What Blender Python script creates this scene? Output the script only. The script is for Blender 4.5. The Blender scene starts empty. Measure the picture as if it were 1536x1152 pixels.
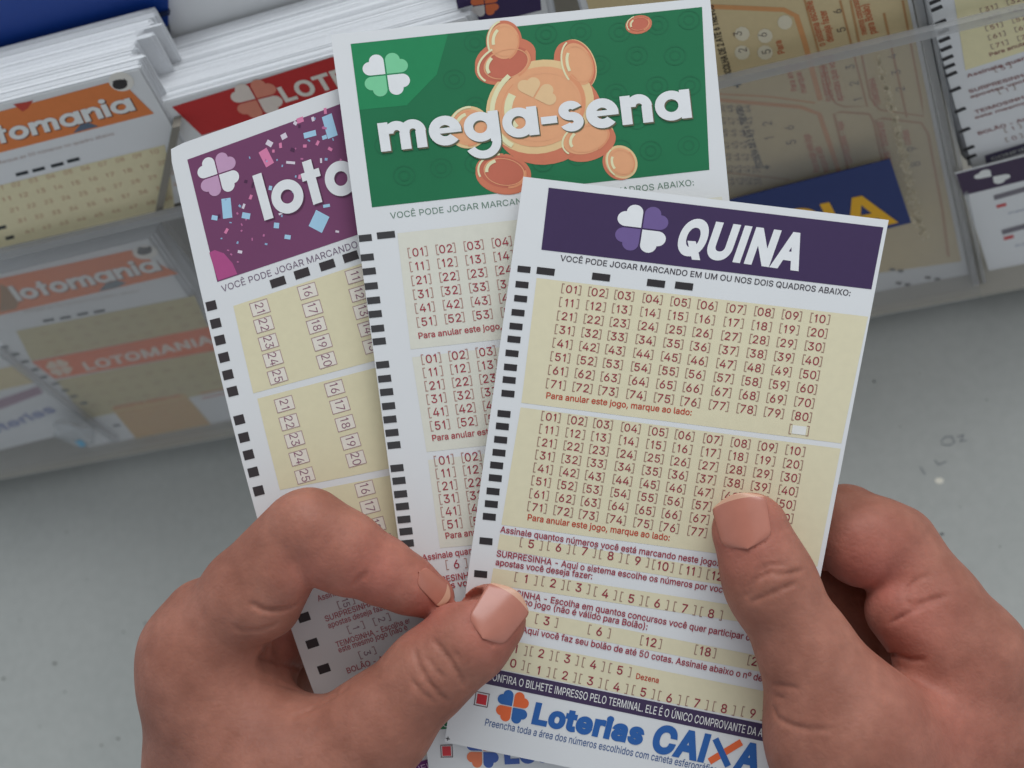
import bpy, math, random
import numpy as np

SC = bpy.context.scene
COL = SC.collection
rng = random.Random(7)

# ------------------------------------------------------------------ camera frame
F = 2000.0; CX, CY = 768.0, 576.0            # focal length and centre in photo pixels (1536 x 1152)
def unit(v):
    v = np.asarray(v, float); return v / np.linalg.norm(v)
# display directions seen from the camera: x right, y down, z forward (millimetres)
E_R = unit((9229, -1721, -2000))             # along the display's front edge
S_D = np.array((959., 1337., 2000.)); S_D = unit(S_D - S_D.dot(E_R) * E_R)   # down its leaning face
N_A = np.cross(E_R, S_D)                     # into the display
LEAN = math.radians(22)
DOWN = S_D * math.cos(LEAN) + N_A * math.sin(LEAN)
AWAY = N_A * math.cos(LEAN) - S_D * math.sin(LEAN)
UP = -DOWN
def ray(x, y): return np.array(((x - CX) / F, (y - CY) / F, 1.0))
BASE_P = ray(345, 651) * 520.0               # a point of the display's foot, on the counter
H_CAM = BASE_P.dot(DOWN) + 11.0          # the display stands on 11 mm feet
RW = np.stack([E_R, AWAY, UP])
def world(p):
    p = np.asarray(p, float)
    return (p @ RW.T + np.array((0, 0, H_CAM))) * 0.001

cam_d = bpy.data.cameras.new('camera'); cam = bpy.data.objects.new('camera', cam_d); COL.objects.link(cam)
cam_d.sensor_width = 36.0; cam_d.lens = 36.0 * F / 1536.0
cam_d.clip_start = 0.01; cam_d.clip_end = 50.0
from mathutils import Matrix
xw, yw, zw = RW @ np.array((1, 0, 0)), RW @ np.array((0, -1, 0)), RW @ np.array((0, 0, -1))
cw = world((0, 0, 0))
cam.matrix_world = Matrix(((xw[0], yw[0], zw[0], cw[0]), (xw[1], yw[1], zw[1], cw[1]), (xw[2], yw[2], zw[2], cw[2]), (0, 0, 0, 1)))
cam_d.dof.use_dof = True; cam_d.dof.focus_distance = 0.309; cam_d.dof.aperture_fstop = 17.0
SC.camera = cam

# ------------------------------------------------------------------ light
wd = bpy.data.worlds.new('World'); SC.world = wd; wd.use_nodes = True
bg = wd.node_tree.nodes['Background']
_nt = wd.node_tree                            # ambient shaped by height: strong sideways to lift the display faces, weak overhead
_tc = _nt.nodes.new('ShaderNodeTexCoord'); _sx = _nt.nodes.new('ShaderNodeSeparateXYZ'); _mr = _nt.nodes.new('ShaderNodeMapRange')
_nt.links.new(_tc.outputs['Generated'], _sx.inputs[0]); _nt.links.new(_sx.outputs['Z'], _mr.inputs[0]); _nt.links.new(_mr.outputs[0], bg.inputs['Strength'])
_mr.inputs[1].default_value = 0; _mr.inputs[2].default_value = 1; _mr.inputs[3].default_value = 0.74; _mr.inputs[4].default_value = 0.20
bg.inputs['Color'].default_value = (0.82, 0.91, 1.0, 1)
def area(name, loc, target, size, power, color):
    l = bpy.data.lights.new(name, 'AREA'); l.shape = 'RECTANGLE'; l.size, l.size_y = size; l.energy = power; l.color = color
    o = bpy.data.objects.new(name, l); COL.objects.link(o); o.location = loc
    from mathutils import Vector
    o.rotation_euler = (Vector(target) - Vector(loc)).to_track_quat('-Z', 'Y').to_euler()
    return o
area('window_light', (0.35, 1.2, 1.35), (0.0, 0.0, 0.15), (1.7, 0.8), 22.0, (0.93, 0.97, 1.0))
area('fill_light', (0.7, 0.3, 1.5), (0.05, 0.0, 0.1), (1.2, 1.2), 2.4, (1.0, 0.97, 0.93))  # added soft fill from overhead, not a lamp known to hang there
vs = SC.view_settings
vs.view_transform = 'Standard'; vs.look = 'None'; vs.exposure = 0.0; vs.gamma = 1.0; vs.use_curve_mapping = False

# ------------------------------------------------------------------ materials
def lin(c):
    c = np.asarray(c, float) / 255.0
    return np.where(c <= 0.04045, c / 12.92, ((c + 0.055) / 1.055) ** 2.4)
PAPER_SEEN = lin((198, 203, 212))
def alb(c, k=0.80):
    return tuple(np.clip(lin(c) / PAPER_SEEN * k, 0.004, 0.86))
def mat(name, color, rough=0.6, var=0.04, scale=300.0, bump=0.0, spec=0.3):
    m = bpy.data.materials.new(name); m.use_nodes = True; nt = m.node_tree; b = nt.nodes['Principled BSDF']
    b.inputs['Roughness'].default_value = rough; b.inputs['Specular IOR Level'].default_value = spec
    tc = nt.nodes.new('ShaderNodeTexCoord')
    nz = nt.nodes.new('ShaderNodeTexNoise'); nz.inputs['Scale'].default_value = scale; nz.inputs['Detail'].default_value = 4
    nt.links.new(tc.outputs['Object'], nz.inputs['Vector'])
    mx = nt.nodes.new('ShaderNodeMix'); mx.data_type = 'RGBA'
    lo = [c * (1 - var) for c in color]; hi = [min(1, c * (1 + var)) for c in color]
    mx.inputs[6].default_value = (*lo, 1); mx.inputs[7].default_value = (*hi, 1)
    nt.links.new(nz.outputs['Fac'], mx.inputs[0]); nt.links.new(mx.outputs[2], b.inputs['Base Color'])
    if bump:
        bp = nt.nodes.new('ShaderNodeBump'); bp.inputs['Strength'].default_value = bump; bp.inputs['Distance'].default_value = 0.0003
        nt.links.new(nz.outputs['Fac'], bp.inputs['Height']); nt.links.new(bp.outputs['Normal'], b.inputs['Normal'])
    return m
_mc = {}
def ink(c, rough=0.55, var=0.05):
    key = (tuple(c), rough)
    if key not in _mc: _mc[key] = mat('ink_%d_%d_%d' % tuple(c), alb(c), rough, var, 500.0)
    return _mc[key]
PAPER = mat('slip_paper', (0.80, 0.80, 0.80), 0.62, 0.015, 180.0, 0.08)

# ------------------------------------------------------------------ mesh helpers
def link_mesh(name, vw, faces, material, parent=None, smooth=False):
    vw = np.asarray(vw, float)
    o_ = (vw.min(0) + vw.max(0)) / 2
    me = bpy.data.meshes.new(name); me.from_pydata((vw - o_).tolist(), [], [tuple(map(int, f)) for f in faces]); me.update()
    if material: me.materials.append(material)
    if smooth: me.polygons.foreach_set('use_smooth', [True] * len(me.polygons))
    ob = bpy.data.objects.new(name, me); COL.objects.link(ob)
    if parent:
        ob.parent = parent; ob.location = o_ - np.array(parent['_o'])
    else:
        ob.location = o_
    ob['_o'] = [float(x) for x in o_]
    return ob
def tag(o, label=None, cat=None, group=None, kind=None):
    if label: o['label'] = label
    if cat: o['category'] = cat
    if group: o['group'] = group
    if kind: o['kind'] = kind
    return o

class MB:                                     # mesh builder in camera millimetres
    def __init__(s): s.v = []; s.f = []; s.n = 0
    def add(s, v, f):
        v = np.asarray(v, float)
        s.v.append(v); s.f += [tuple(i + s.n for i in q) for q in f]; s.n += len(v)
    def box(s, o, a, b, c):                   # corner o, three edge vectors
        o, a, b, c = map(np.asarray, (o, a, b, c))
        v = [o, o + a, o + a + b, o + b, o + c, o + a + c, o + a + b + c, o + b + c]
        s.add(v, [(0, 3, 2, 1), (4, 5, 6, 7), (0, 1, 5, 4), (1, 2, 6, 5), (2, 3, 7, 6), (3, 0, 4, 7)])
    def build(s, name, material, parent=None, smooth=False):
        return link_mesh(name, world(np.concatenate(s.v)), s.f, material, parent, smooth)

# ------------------------------------------------------------------ sheets of paper
class Patch:
    """a sheet given by rows (v, left point, right point); the local frame is millimetres on the sheet"""
    def __init__(s, rows, bulge=None):
        s.vs = np.array([r[0] for r in rows]); s.Lp = np.array([r[1] for r in rows]); s.Rp = np.array([r[2] for r in rows])
        s.bulge = bulge
        g = s.P(np.full(21, 0.0), np.linspace(0, 1, 21)); h = s.P(np.full(21, 1.0), np.linspace(0, 1, 21))
        s.L = 0.5 * (np.linalg.norm(np.diff(g, axis=0), axis=1).sum() + np.linalg.norm(np.diff(h, axis=0), axis=1).sum())
        s.W = float(np.mean(np.linalg.norm(h - g, axis=1)))
    def curve(s, Q, v):
        n = len(s.vs); out = np.zeros((len(v), 3))
        for i in range(n):                    # Lagrange through the rows
            w = np.ones_like(v)
            for j in range(n):
                if j != i: w = w * (v - s.vs[j]) / (s.vs[i] - s.vs[j])
            out += w[:, None] * Q[i]
        return out
    def P(s, u, v):
        u = np.asarray(u, float); v = np.asarray(v, float)
        p = s.curve(s.Lp, v) * (1 - u)[:, None] + s.curve(s.Rp, v) * u[:, None]
        if s.bulge is not None: p = p + np.array(s.nrm0)[None] * s.bulge(u, v)[:, None] if hasattr(s, 'nrm0') else p
        return p
    def N(s, u, v):
        e = 1e-3
        du = s.P(u + e, v) - s.P(u - e, v); dv = s.P(u, v + e) - s.P(u, v - e)
        n = np.cross(du, dv); n /= np.linalg.norm(n, axis=1)[:, None]
        return np.where((n[:, 2] > 0)[:, None], -n, n)
    def uv(s, x, y):
        q = np.array((0.5, 0.5))
        for _ in range(25):
            def pr(q):
                p = s.P(q[:1], q[1:])[0]; return np.array((p[0] / p[2] * F + CX, p[1] / p[2] * F + CY))
            r = np.array((x, y)) - pr(q); e = 1e-4
            J = np.stack([(pr(q + (e, 0)) - pr(q)) / e, (pr(q + (0, e)) - pr(q)) / e], 1)
            d = np.linalg.solve(J, r); q = q + np.clip(d, -0.4, 0.4)
            if np.abs(r).max() < 1e-3: break
        return q
    def mm(s, p): return s.uv(*p) * np.array((s.W, s.L))
    def at(s, XY, h):                         # sheet mm -> camera mm, raised h towards the reader
        XY = np.asarray(XY, float); u = XY[:, 0] / s.W; v = XY[:, 1] / s.L
        return s.P(u, v) + s.N(u, v) * np.asarray(h).reshape(-1, 1)
    def frame(s, p0, p1):
        a, b = s.mm(p0), s.mm(p1); d = b - a; L = np.linalg.norm(d); ex = d / L
        return a, ex, np.array((ex[1], -ex[0])), L, L / math.dist(p0, p1)
    def sheet(s, name, nu=24, nv=40, th=0.12, material=None, parent=None, round_mm=0.0):
        u, v = np.meshgrid(np.linspace(0, 1, nu + 1), np.linspace(0, 1, nv + 1)); u = u.ravel(); v = v.ravel()
        if round_mm:                          # slightly rounded corners
            X, Y = u * s.W, v * s.L
            cx = np.clip(X, round_mm, s.W - round_mm); cy = np.clip(Y, round_mm, s.L - round_mm)
            dx, dy = X - cx, Y - cy; r = np.hypot(dx, dy); k = np.where(r > round_mm, round_mm / np.maximum(r, 1e-6), 1)
            u, v = (cx + dx * k) / s.W, (cy + dy * k) / s.L
        a = s.P(u, v); n = s.N(u, v); b = a - n * th
        m = len(u); w = nu + 1
        fs = []
        for j in range(nv):
            for i in range(nu):
                q = (j * w + i, j * w + i + 1, (j + 1) * w + i + 1, (j + 1) * w + i)
                fs.append(q[::-1]); fs.append(tuple(x + m for x in q))
        ring = [i for i in range(w)] + [j * w + nu for j in range(1, nv + 1)] + [nv * w + i for i in range(nu - 1, -1, -1)] + [j * w for j in range(nv - 1, 0, -1)]
        nr = len(ring); e0 = 2 * m
        for i in range(nr): fs.append((e0 + i, e0 + (i + 1) % nr, e0 + nr + (i + 1) % nr, e0 + nr + i))
        mb = MB(); mb.add(np.concatenate([a, b, a[ring], b[ring]]), fs)
        o = mb.build(name, material or PAPER, parent, True); k = len(o.data.polygons)
        for i in range(k - len(ring), k): o.data.polygons[i].use_smooth = False
        return o

class Layer:                                  # one colour of print on a sheet
    def __init__(s, patch, h): s.p = patch; s.h = h; s.V = []; s.H = []; s.F = []; s.n = 0; s.k = 0
    def poly(s, XY, faces, dh=None):
        XY = np.asarray(XY, float)
        if dh is None: s.k += 1; dh = (s.k % 7) * 0.004
        s.V.append(XY); s.H.append(np.full(len(XY), s.h + dh)); s.F += [tuple(i + s.n for i in f) for f in faces]; s.n += len(XY)
    def grid(s, c, nx=8, ny=8):               # quad of four sheet-mm corners TL TR BR BL
        c = np.asarray(c, float); pts = []
        for j in range(ny + 1):
            for i in range(nx + 1):
                a, b = i / nx, j / ny
                pts.append((c[0] * (1 - a) + c[1] * a) * (1 - b) + (c[3] * (1 - a) + c[2] * a) * b)
        s.poly(pts, [(j * (nx + 1) + i, j * (nx + 1) + i + 1, (j + 1) * (nx + 1) + i + 1, (j + 1) * (nx + 1) + i) for j in range(ny) for i in range(nx)], 0)
    def quad(s, *px, n=8): s.grid([s.p.mm(q) for q in px], n, n)
    def bar(s, c, d, w, h):                   # rectangle centred at pixel c along pixel direction d
        d = np.asarray(d, float) / math.hypot(*d); a, ex, ey, L, k = s.p.frame(c, (c[0] + d[0] * 10, c[1] + d[1] * 10))
        w, h = w * k / 2, h * k / 2
        s.poly([a - ex * w - ey * h, a + ex * w - ey * h, a + ex * w + ey * h, a - ex * w + ey * h], [(0, 1, 2, 3)])
    def text(s, t, p0, p1, cap, bold=0.0, shear=0.0, rise=0.0):
        V, Fc = glyphs(t, bold)
        a, ex, ey, L, k = s.p.frame(p0, p1)
        x0, x1 = V[:, 0].min(), V[:, 0].max()
        X = (V[:, 0] - x0) / (x1 - x0) * L; Y = V[:, 1] / CAP * cap * k
        X = X + shear * Y
        Y = Y + rise * k
        s.poly(a + X[:, None] * ex + Y[:, None] * ey, Fc)
    def textc(s, t, c, d, cap, wide=1.0, bold=0.0, w=None):   # centred at pixel c, w: exact width in px
        V, Fc = glyphs(t, bold); d = np.asarray(d, float) / math.hypot(*d)
        a, ex, ey, L, k = s.p.frame(c, (c[0] + d[0] * 10, c[1] + d[1] * 10))
        sc = cap * k / CAP; x0, x1 = V[:, 0].min(), V[:, 0].max()
        sx = sc * wide if w is None else w * k / (x1 - x0)
        X = (V[:, 0] - (x0 + x1) / 2) * sx; Y = (V[:, 1] - CAP / 2) * sc
        s.poly(a + X[:, None] * ex + Y[:, None] * ey, Fc)
    def bracket(s, c, d, w, h, t=1.3, tick=4):
        d = np.asarray(d, float) / math.hypot(*d); a, ex, ey, L, k = s.p.frame(c, (c[0] + d[0] * 10, c[1] + d[1] * 10))
        w, h, t, tick = w * k / 2, h * k / 2, t * k, tick * k
        for sg in (-1, 1):
            o = a + ex * sg * w; e = -ex * sg
            for (x0, x1, y0, y1) in ((0, t, -h, h), (t, tick, h - t, h), (t, tick, -h, -h + t)):
                s.poly([o + e * x0 + ey * y0, o + e * x1 + ey * y0, o + e * x1 + ey * y1, o + e * x0 + ey * y1], [(0, 1, 2, 3)], 0)
    def boxline(s, c, d, w, h, t=1.0):
        d = np.asarray(d, float) / math.hypot(*d); n = np.array((d[1], -d[0])); c = np.asarray(c, float)
        for sg in (-1, 1):
            s.bar(c + n * sg * h / 2, d, w + t, t); s.bar(c + d * sg * w / 2, d, t, h - t)
    def stroke(s, pts, width):                # polyline of pixels
        q = [s.p.mm(p) for p in pts]; k = s.p.frame(pts[0], pts[1])[4]; w = width * k / 2
        V = []
        for i, p in enumerate(q):
            d = q[min(i + 1, len(q) - 1)] - q[max(i - 1, 0)]; d = d / np.linalg.norm(d); n = np.array((-d[1], d[0]))
            V += [p + n * w, p - n * w]
        s.poly(V, [(2 * i, 2 * i + 1, 2 * i + 3, 2 * i + 2) for i in range(len(q) - 1)])
    def ellipse(s, c, d, rx, ry, n=36, ring=None):
        d = np.asarray(d, float) / math.hypot(*d); a, ex, ey, L, k = s.p.frame(c, (c[0] + d[0] * 10, c[1] + d[1] * 10))
        t = np.linspace(0, 2 * np.pi, n, endpoint=False)
        o = a + np.cos(t)[:, None] * ex * rx * k + np.sin(t)[:, None] * ey * ry * k
        if ring is None:
            s.poly(np.concatenate([[a], a + (o - a) * 0.5, o]), [(0, 1 + i, 1 + (i + 1) % n) for i in range(n)] + [(1 + i, 1 + n + i, 1 + n + (i + 1) % n, 1 + (i + 1) % n) for i in range(n)])
        else:
            s.poly(np.concatenate([a + (o - a) * ring, o]), [(i, n + i, n + (i + 1) % n, (i + 1) % n) for i in range(n)])
    def pxpoly(s, pts): s.poly([s.p.mm(p) for p in pts], [tuple(range(len(pts)))])
    def petal(s, c, d, r, which, gap=0.06):   # heart-shaped clover petals; which: list out of UL UR LL LR
        d = np.asarray(d, float) / math.hypot(*d); a, ex, ey, L, k = s.p.frame(c, (c[0] + d[0] * 10, c[1] + d[1] * 10))
        q = r * k / 1.5; t = np.linspace(0, np.pi, 12)
        out = [(0.08, 0), (0, 0.08), (0, 0.5)]
        out = [(0.0, 0.0)] + [(1 + 0.5 * math.sin(x), 0.5 - 0.5 * math.cos(x)) for x in t] + [(0.5 + 0.5 * math.cos(x), 1 + 0.5 * math.sin(x)) for x in t]
        out = np.array(out) + gap
        for w in which:
            sx = -1 if w[1] == 'L' else 1; sy = 1 if w[0] == 'U' else -1
            m = a + out[:, :1] * sx * q * ex + out[:, 1:] * sy * q * ey
            ctr = a + (0.6 + gap) * q * (sx * ex + sy * ey)
            n = len(m); s.poly(np.concatenate([[ctr], m]), [(0, 1 + i, 1 + (i + 1) % n) for i in range(n)])
    def build(s, name, material, parent):
        V = np.concatenate(s.V); H = np.concatenate(s.H)
        return link_mesh(name, world(s.p.at(V, H)), s.F, material, parent)

_gc = {}
import os
FONT = None
try:                                          # the sans serif that ships inside Blender, else its built-in type
    _p = os.path.join(bpy.utils.system_resource('DATAFILES', path='fonts'), 'Inter.woff2')
    FONT = bpy.data.fonts.load(_p) if os.path.exists(_p) else None
except Exception: FONT = None
def _text_mesh(t, bold):
    from mathutils import Vector
    from mathutils.geometry import delaunay_2d_cdt
    cu = bpy.data.curves.new('type', 'FONT'); cu.body = t if not FONT else t.replace('1', '\u0131').replace('I', '\u0131').replace('Í', '\u0131'); cu.size = 1.0; cu.resolution_u = 3
    cu.font = FONT or cu.font; cu.dimensions = '2D'; cu.fill_mode = 'NONE'
    if bold > 0.02: cu.space_character = 1.0 + bold * 1.6
    o = bpy.data.objects.new('type', cu); COL.objects.link(o)
    dg = bpy.context.evaluated_depsgraph_get(); me = bpy.data.meshes.new_from_object(o.evaluated_get(dg))
    P = np.array([v.co[:2] for v in me.vertices]); nxt = {}
    for e in me.edges: nxt.setdefault(e.vertices[0], []).append(e.vertices[1]); nxt.setdefault(e.vertices[1], []).append(e.vertices[0])
    bpy.data.objects.remove(o); bpy.data.meshes.remove(me); bpy.data.curves.remove(cu)
    seen = set(); loops = []
    for st in range(len(P)):
        if st in seen or len(nxt.get(st, ())) != 2: continue
        lp = [st]; seen.add(st); cur = st + 1 if st + 1 in nxt[st] else nxt[st][0]
        while cur not in seen:
            lp.append(cur); seen.add(cur); c = [x for x in nxt[cur] if x not in seen]
            if not c: break
            cur = c[0]
        q = [P[lp[0]]]
        for i in lp[1:]:
            if np.abs(P[i] - q[-1]).max() > 1e-5: q.append(P[i])
        if np.abs(q[0] - q[-1]).max() < 1e-5: q.pop()
        if len(q) > 2: loops.append(np.array(q))
    ar = sum(np.sum(q[:, 0] * np.roll(q[:, 1], -1) - np.roll(q[:, 0], -1) * q[:, 1]) for q in loops)
    sg = -1.0 if ar > 0 else 1.0
    want = [c for c in t if c in '1IÍ'] if FONT else []
    if want:                                  # plain stems for capital I, flagged ones for the figure 1
        stems = sorted((k for k, q in enumerate(loops) if len(q) == 4 and abs(np.ptp(q[:, 1]) - XH) < .01 and np.ptp(q[:, 0]) < .12 and q[:, 1].min() > -.01), key=lambda k: loops[k][:, 0].min())
        for c, k in zip(want, stems):
            xl, xr = loops[k][:, 0].min(), loops[k][:, 0].max(); pad = .085 if c == '1' else .012
            for j in range(len(loops)):
                if j != k and loops[j][:, 0].min() > xl: loops[j] = loops[j] + np.array((pad * 2, 0))
            xl, xr = xl + pad, xr + pad
            if c == '1': xl, xr = xl + .03, xr + .03
            q = [(xl, 0), (xr, 0), (xr, CAPH), (xl + .012, CAPH), (xl - .085, CAPH - .09), (xl - .085, CAPH - .155), (xl, CAPH - .095)] if c == '1' else [(xl, 0), (xr, 0), (xr, CAPH), (xl, CAPH)]
            loops[k] = np.array(q if ar > 0 else q[::-1])
    if bold:
        new = []
        for q in loops:                       # thicken: push every outline outwards
            d0 = q - np.roll(q, 1, 0); d1 = np.roll(q, -1, 0) - q
            d0 /= np.linalg.norm(d0, axis=1)[:, None]; d1 /= np.linalg.norm(d1, axis=1)[:, None]
            n0 = np.stack([-d0[:, 1], d0[:, 0]], 1); n1 = np.stack([-d1[:, 1], d1[:, 0]], 1); m = n0 + n1
            m /= np.maximum(np.sum(m * n0, 1), .5)[:, None]; new.append(q + sg * m * bold)
        loops = new
    vs, es, n = [], [], 0
    for q in loops:
        vs += [Vector(map(float, p)) for p in q]; es += [(n + i, n + (i + 1) % len(q)) for i in range(len(q))]; n += len(q)
    ov, oe, of, *_ = delaunay_2d_cdt(vs, es, [], 0, 1e-6)
    V = np.array([v[:] for v in ov]); T = np.array([f[:3] for f in of]); C = V[T].mean(1); W = np.zeros(len(C))
    for q in loops:                           # winding number of every triangle
        a, b = q, np.roll(q, -1, 0)
        up = (a[None, :, 1] <= C[:, None, 1]) & (b[None, :, 1] > C[:, None, 1]); dn = (a[None, :, 1] > C[:, None, 1]) & (b[None, :, 1] <= C[:, None, 1])
        cr = (b[None, :, 0] - a[None, :, 0]) * (C[:, None, 1] - a[None, :, 1]) - (C[:, None, 0] - a[None, :, 0]) * (b[None, :, 1] - a[None, :, 1])
        W += (up & (cr > 0)).sum(1) - (dn & (cr < 0)).sum(1)
    T = T[W != 0]; used = np.unique(T); mp = -np.ones(len(V), int); mp[used] = np.arange(len(used))
    return V[used], [tuple(x) for x in mp[T]]
XH, CAPH = 0.0, 0.0
XH, CAPH = (_text_mesh('\u0131', 0)[0][:, 1].max(), _text_mesh('H', 0)[0][:, 1].max())
def glyphs(t, bold=0.0):
    if (t, bold) not in _gc: _gc[(t, bold)] = _text_mesh(t, bold)
    return _gc[(t, bold)]
CAP = glyphs('H')[0][:, 1].max()

# rounded geometric lowercase, x-height 1, made of bars and ring pieces
def geo_word(word, w=0.30):
    polys = []; x = 0.0
    def bar(x0, x1, y0, y1): polys.append(([(x0, y0), (x1, y0), (x1, y1), (x0, y1)], [(0, 1, 2, 3)]))
    def arc(cx, cy, r0, r1, a0, a1, sx=1.0, n=28):
        t = np.radians(np.linspace(a0, a1, n)); V = [(cx + r * np.cos(a) * sx, cy + r * np.sin(a)) for a in t for r in (r0, r1)]
        polys.append((V, [(2 * i, 2 * i + 1, 2 * i + 3, 2 * i + 2) for i in range(n - 1)]))
    R = 0.53
    for ch in word:
        if ch in 'mn':
            n = 2 if ch == 'm' else 1; bar(x, x + w, 0, 1.02); aw = 0.36
            for k in range(n):
                cx = x + w + 0.26 if k == 0 else x + w + 0.26 + 0.52
                arc(cx, 0.60, 0.42 - w * 0.95, 0.43, 0, 180, 0.98); bar(cx + 0.41 - w, cx + 0.41, 0, 0.61)
            x += w + 0.26 + 0.41 + (0.52 if n == 2 else 0) + 0.10
        elif ch in 'oaegq':
            cx = x + R; a0, a1 = (18, 322) if ch == 'e' else (0, 360)
            if ch == 'e':
                arc(cx, 0.5, R - w, R, 0, 318); bar(cx - R + w * 0.7, cx + R - 0.005, 0.41, 0.60)
            else: arc(cx, 0.5, R - w * (1.0 if ch == 'o' else 0.92), R, 0, 360, n=44)
            if ch == 'a': bar(cx + R - w * 0.72, cx + R + w * 0.28, 0, 1.02)
            if ch == 'g':
                bar(cx + R - w * 0.72, cx + R + w * 0.28, -0.05, 1.02); arc(cx + 0.02, -0.05, 0.30, 0.58, 205, 360, 1.02)
            x += 2 * R + (0.08 if ch in 'oe' else w * 0.28 + 0.10)
        elif ch == 's':
            arc(x + 0.38, 0.72, 0.20 - w * .44, 0.20 + w * .44, 22, 270, 1.12); arc(x + 0.38, 0.32, 0.20 - w * .44, 0.20 + w * .44, -158, 90, 1.12); x += 0.86
        elif ch == 'l': bar(x, x + w, 0, 1.48); x += w + 0.09
        elif ch == 't': bar(x + 0.14, x + 0.14 + w, 0, 1.36); bar(x, x + 0.62, 0.78, 1.03); x += 0.70
        elif ch == 'i': bar(x, x + w, 0, 1.0); arc(x + w / 2, 1.25, 0.0, w * 0.58, 0, 360, n=20); x += w + 0.10
        elif ch == '-': bar(x, x + 0.52, 0.34, 0.60); x += 0.60
    return polys, x
def geo_text(layer, word, p0, p1, xh, w=0.30, off=(0, 0)):
    polys, X1 = geo_word(word, w)
    a, ex, ey, L, k = layer.p.frame(p0, p1); a = a + ex * off[0] * k - ey * off[1] * k
    X1 = max(v[0] for V, _ in polys for v in V)
    for V, Fc in polys:
        V = np.array(V); layer.poly(a + V[:, :1] / X1 * L * ex + V[:, 1:] * xh * k * ey, Fc)

CRIM = (134, 44, 62); CRIM2 = (150, 70, 84); BRK = (140, 112, 104); BLK = (52, 50, 54); YEL = (198, 194, 172)
def number_grid(num, brk, p01, pc, pr, ncol, nrow, frac=None, labels=None, w=20.5, h=12.5, sub=None):
    """p01 first cell, pc last cell of row one, pr first cell of the last row (pixels)"""
    p01, pc, pr = map(np.asarray, (p01, pc, pr)); p11 = np.asarray(sub) if sub is not None else pc + pr - p01
    for r in range(nrow):
        b = r / max(1, nrow - 1); A = p01 * (1 - b) + pr * b; B = pc * (1 - b) + p11 * b
        for c in range(ncol):
            f = frac[c] if frac else c / max(1, ncol - 1); q = A * (1 - f) + B * f
            t = labels(r, c)
            if t: num.textc(t, q, B - A, h, 1.0, bold=0.004)
            brk.bracket(q, B - A, w + 9, h + 3.5)

def depth(y, d0): return d0 + 0.0212 * (y - 265)
def held(rows, d0):
    out = []
    for v, l, r, *dz in rows:
        z = dz[0] if dz else 0.0; out.append((v, ray(*l) * (depth(l[1], d0) + z), ray(*r) * (depth(r[1], d0) + z)))
    return Patch(out)

# ------------------------------------------------------------------ counter
def table():
    m = bpy.data.materials.new('grey_counter'); m.use_nodes = True; nt = m.node_tree; b = nt.nodes['Principled BSDF']
    tc = nt.nodes.new('ShaderNodeTexCoord'); b.inputs['Roughness'].default_value = 0.55
    n1 = nt.nodes.new('ShaderNodeTexNoise'); n1.inputs['Scale'].default_value = 6; n1.inputs['Detail'].default_value = 6
    n2 = nt.nodes.new('ShaderNodeTexNoise'); n2.inputs['Scale'].default_value = 260; n2.inputs['Detail'].default_value = 8
    for n in (n1, n2): nt.links.new(tc.outputs['Object'], n.inputs['Vector'])
    r = nt.nodes.new('ShaderNodeValToRGB'); r.color_ramp.elements[0].position = 0.35; r.color_ramp.elements[1].position = 0.7
    r.color_ramp.elements[0].color = (*TAB_LO, 1); r.color_ramp.elements[1].color = (*TAB_HI, 1)
    nt.links.new(n1.outputs['Fac'], r.inputs['Fac'])
    mx = nt.nodes.new('ShaderNodeMix'); mx.data_type = 'RGBA'; mx.blend_type = 'OVERLAY'; mx.inputs[0].default_value = 0.09
    nt.links.new(r.outputs['Color'], mx.inputs[6]); nt.links.new(n2.outputs['Fac'], mx.inputs[7]); nt.links.new(mx.outputs[2], b.inputs['Base Color'])
    bp = nt.nodes.new('ShaderNodeBump'); bp.inputs['Strength'].default_value = 0.15; bp.inputs['Distance'].default_value = 0.0004
    nt.links.new(n2.outputs['Fac'], bp.inputs['Height']); nt.links.new(bp.outputs['Normal'], b.inputs['Normal'])
    v = [(-1.2, -0.9, 0), (1.2, -0.9, 0), (1.2, 0.9, 0), (-1.2, 0.9, 0), (-1.2, -0.9, -0.03), (1.2, -0.9, -0.03), (1.2, 0.9, -0.03), (-1.2, 0.9, -0.03)]
    o = link_mesh('countertop', v, [(0, 1, 2, 3), (7, 6, 5, 4), (0, 4, 5, 1), (1, 5, 6, 2), (2, 6, 7, 3), (3, 7, 4, 0)], m)
    tag(o, kind='structure'); return o
TAB_LO, TAB_HI = alb((146, 152, 155)), alb((161, 166, 169))
COUNTER = table()
def on_table(x, y, lift=0.0):
    r = ray(x, y); return r * ((H_CAM - lift) / r.dot(DOWN))
def spot(name, pts, material, lift=0.15):     # dried specks and pencil scribbles of the counter's own surface
    mb = MB(); mb.add([on_table(x, y, lift) for x, y in pts], [tuple(range(len(pts)))])
    return mb.build(name, material, COUNTER)
def blob(x, y, rx, ry, n=14):
    return [(x + rx * math.cos(2 * math.pi * i / n) * rng.uniform(.85, 1.1), y + ry * math.sin(2 * math.pi * i / n) * rng.uniform(.85, 1.1)) for i in range(n)]
spot('pale_speck', blob(1409, 721, 7, 5), ink((205, 205, 200)))
spot('dark_speck', blob(1413, 801, 3, 2), ink((50, 52, 58)))
spot('dark_speck', blob(1311, 572, 2.2, 1.8), ink((60, 60, 62)))
for x, y, r_ in ((82, 995, 3.2), (5, 1018, 3), (97, 1038, 2), (177, 1108, 2.6), (152, 1118, 2.2), (185, 948, 1.8), (218, 935, 2.4), (100, 798, 1.5), (60, 1090, 1.4), (30, 930, 1.3), (130, 870, 1.2), (1350, 640, 1.2), (1480, 600, 1.4), (1440, 760, 1.2), (1500, 820, 1.6), (1380, 560, 1.0)):
    spot('counter_speck', blob(x, y, r_, r_ * .7), ink((104, 106, 106)))
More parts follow.
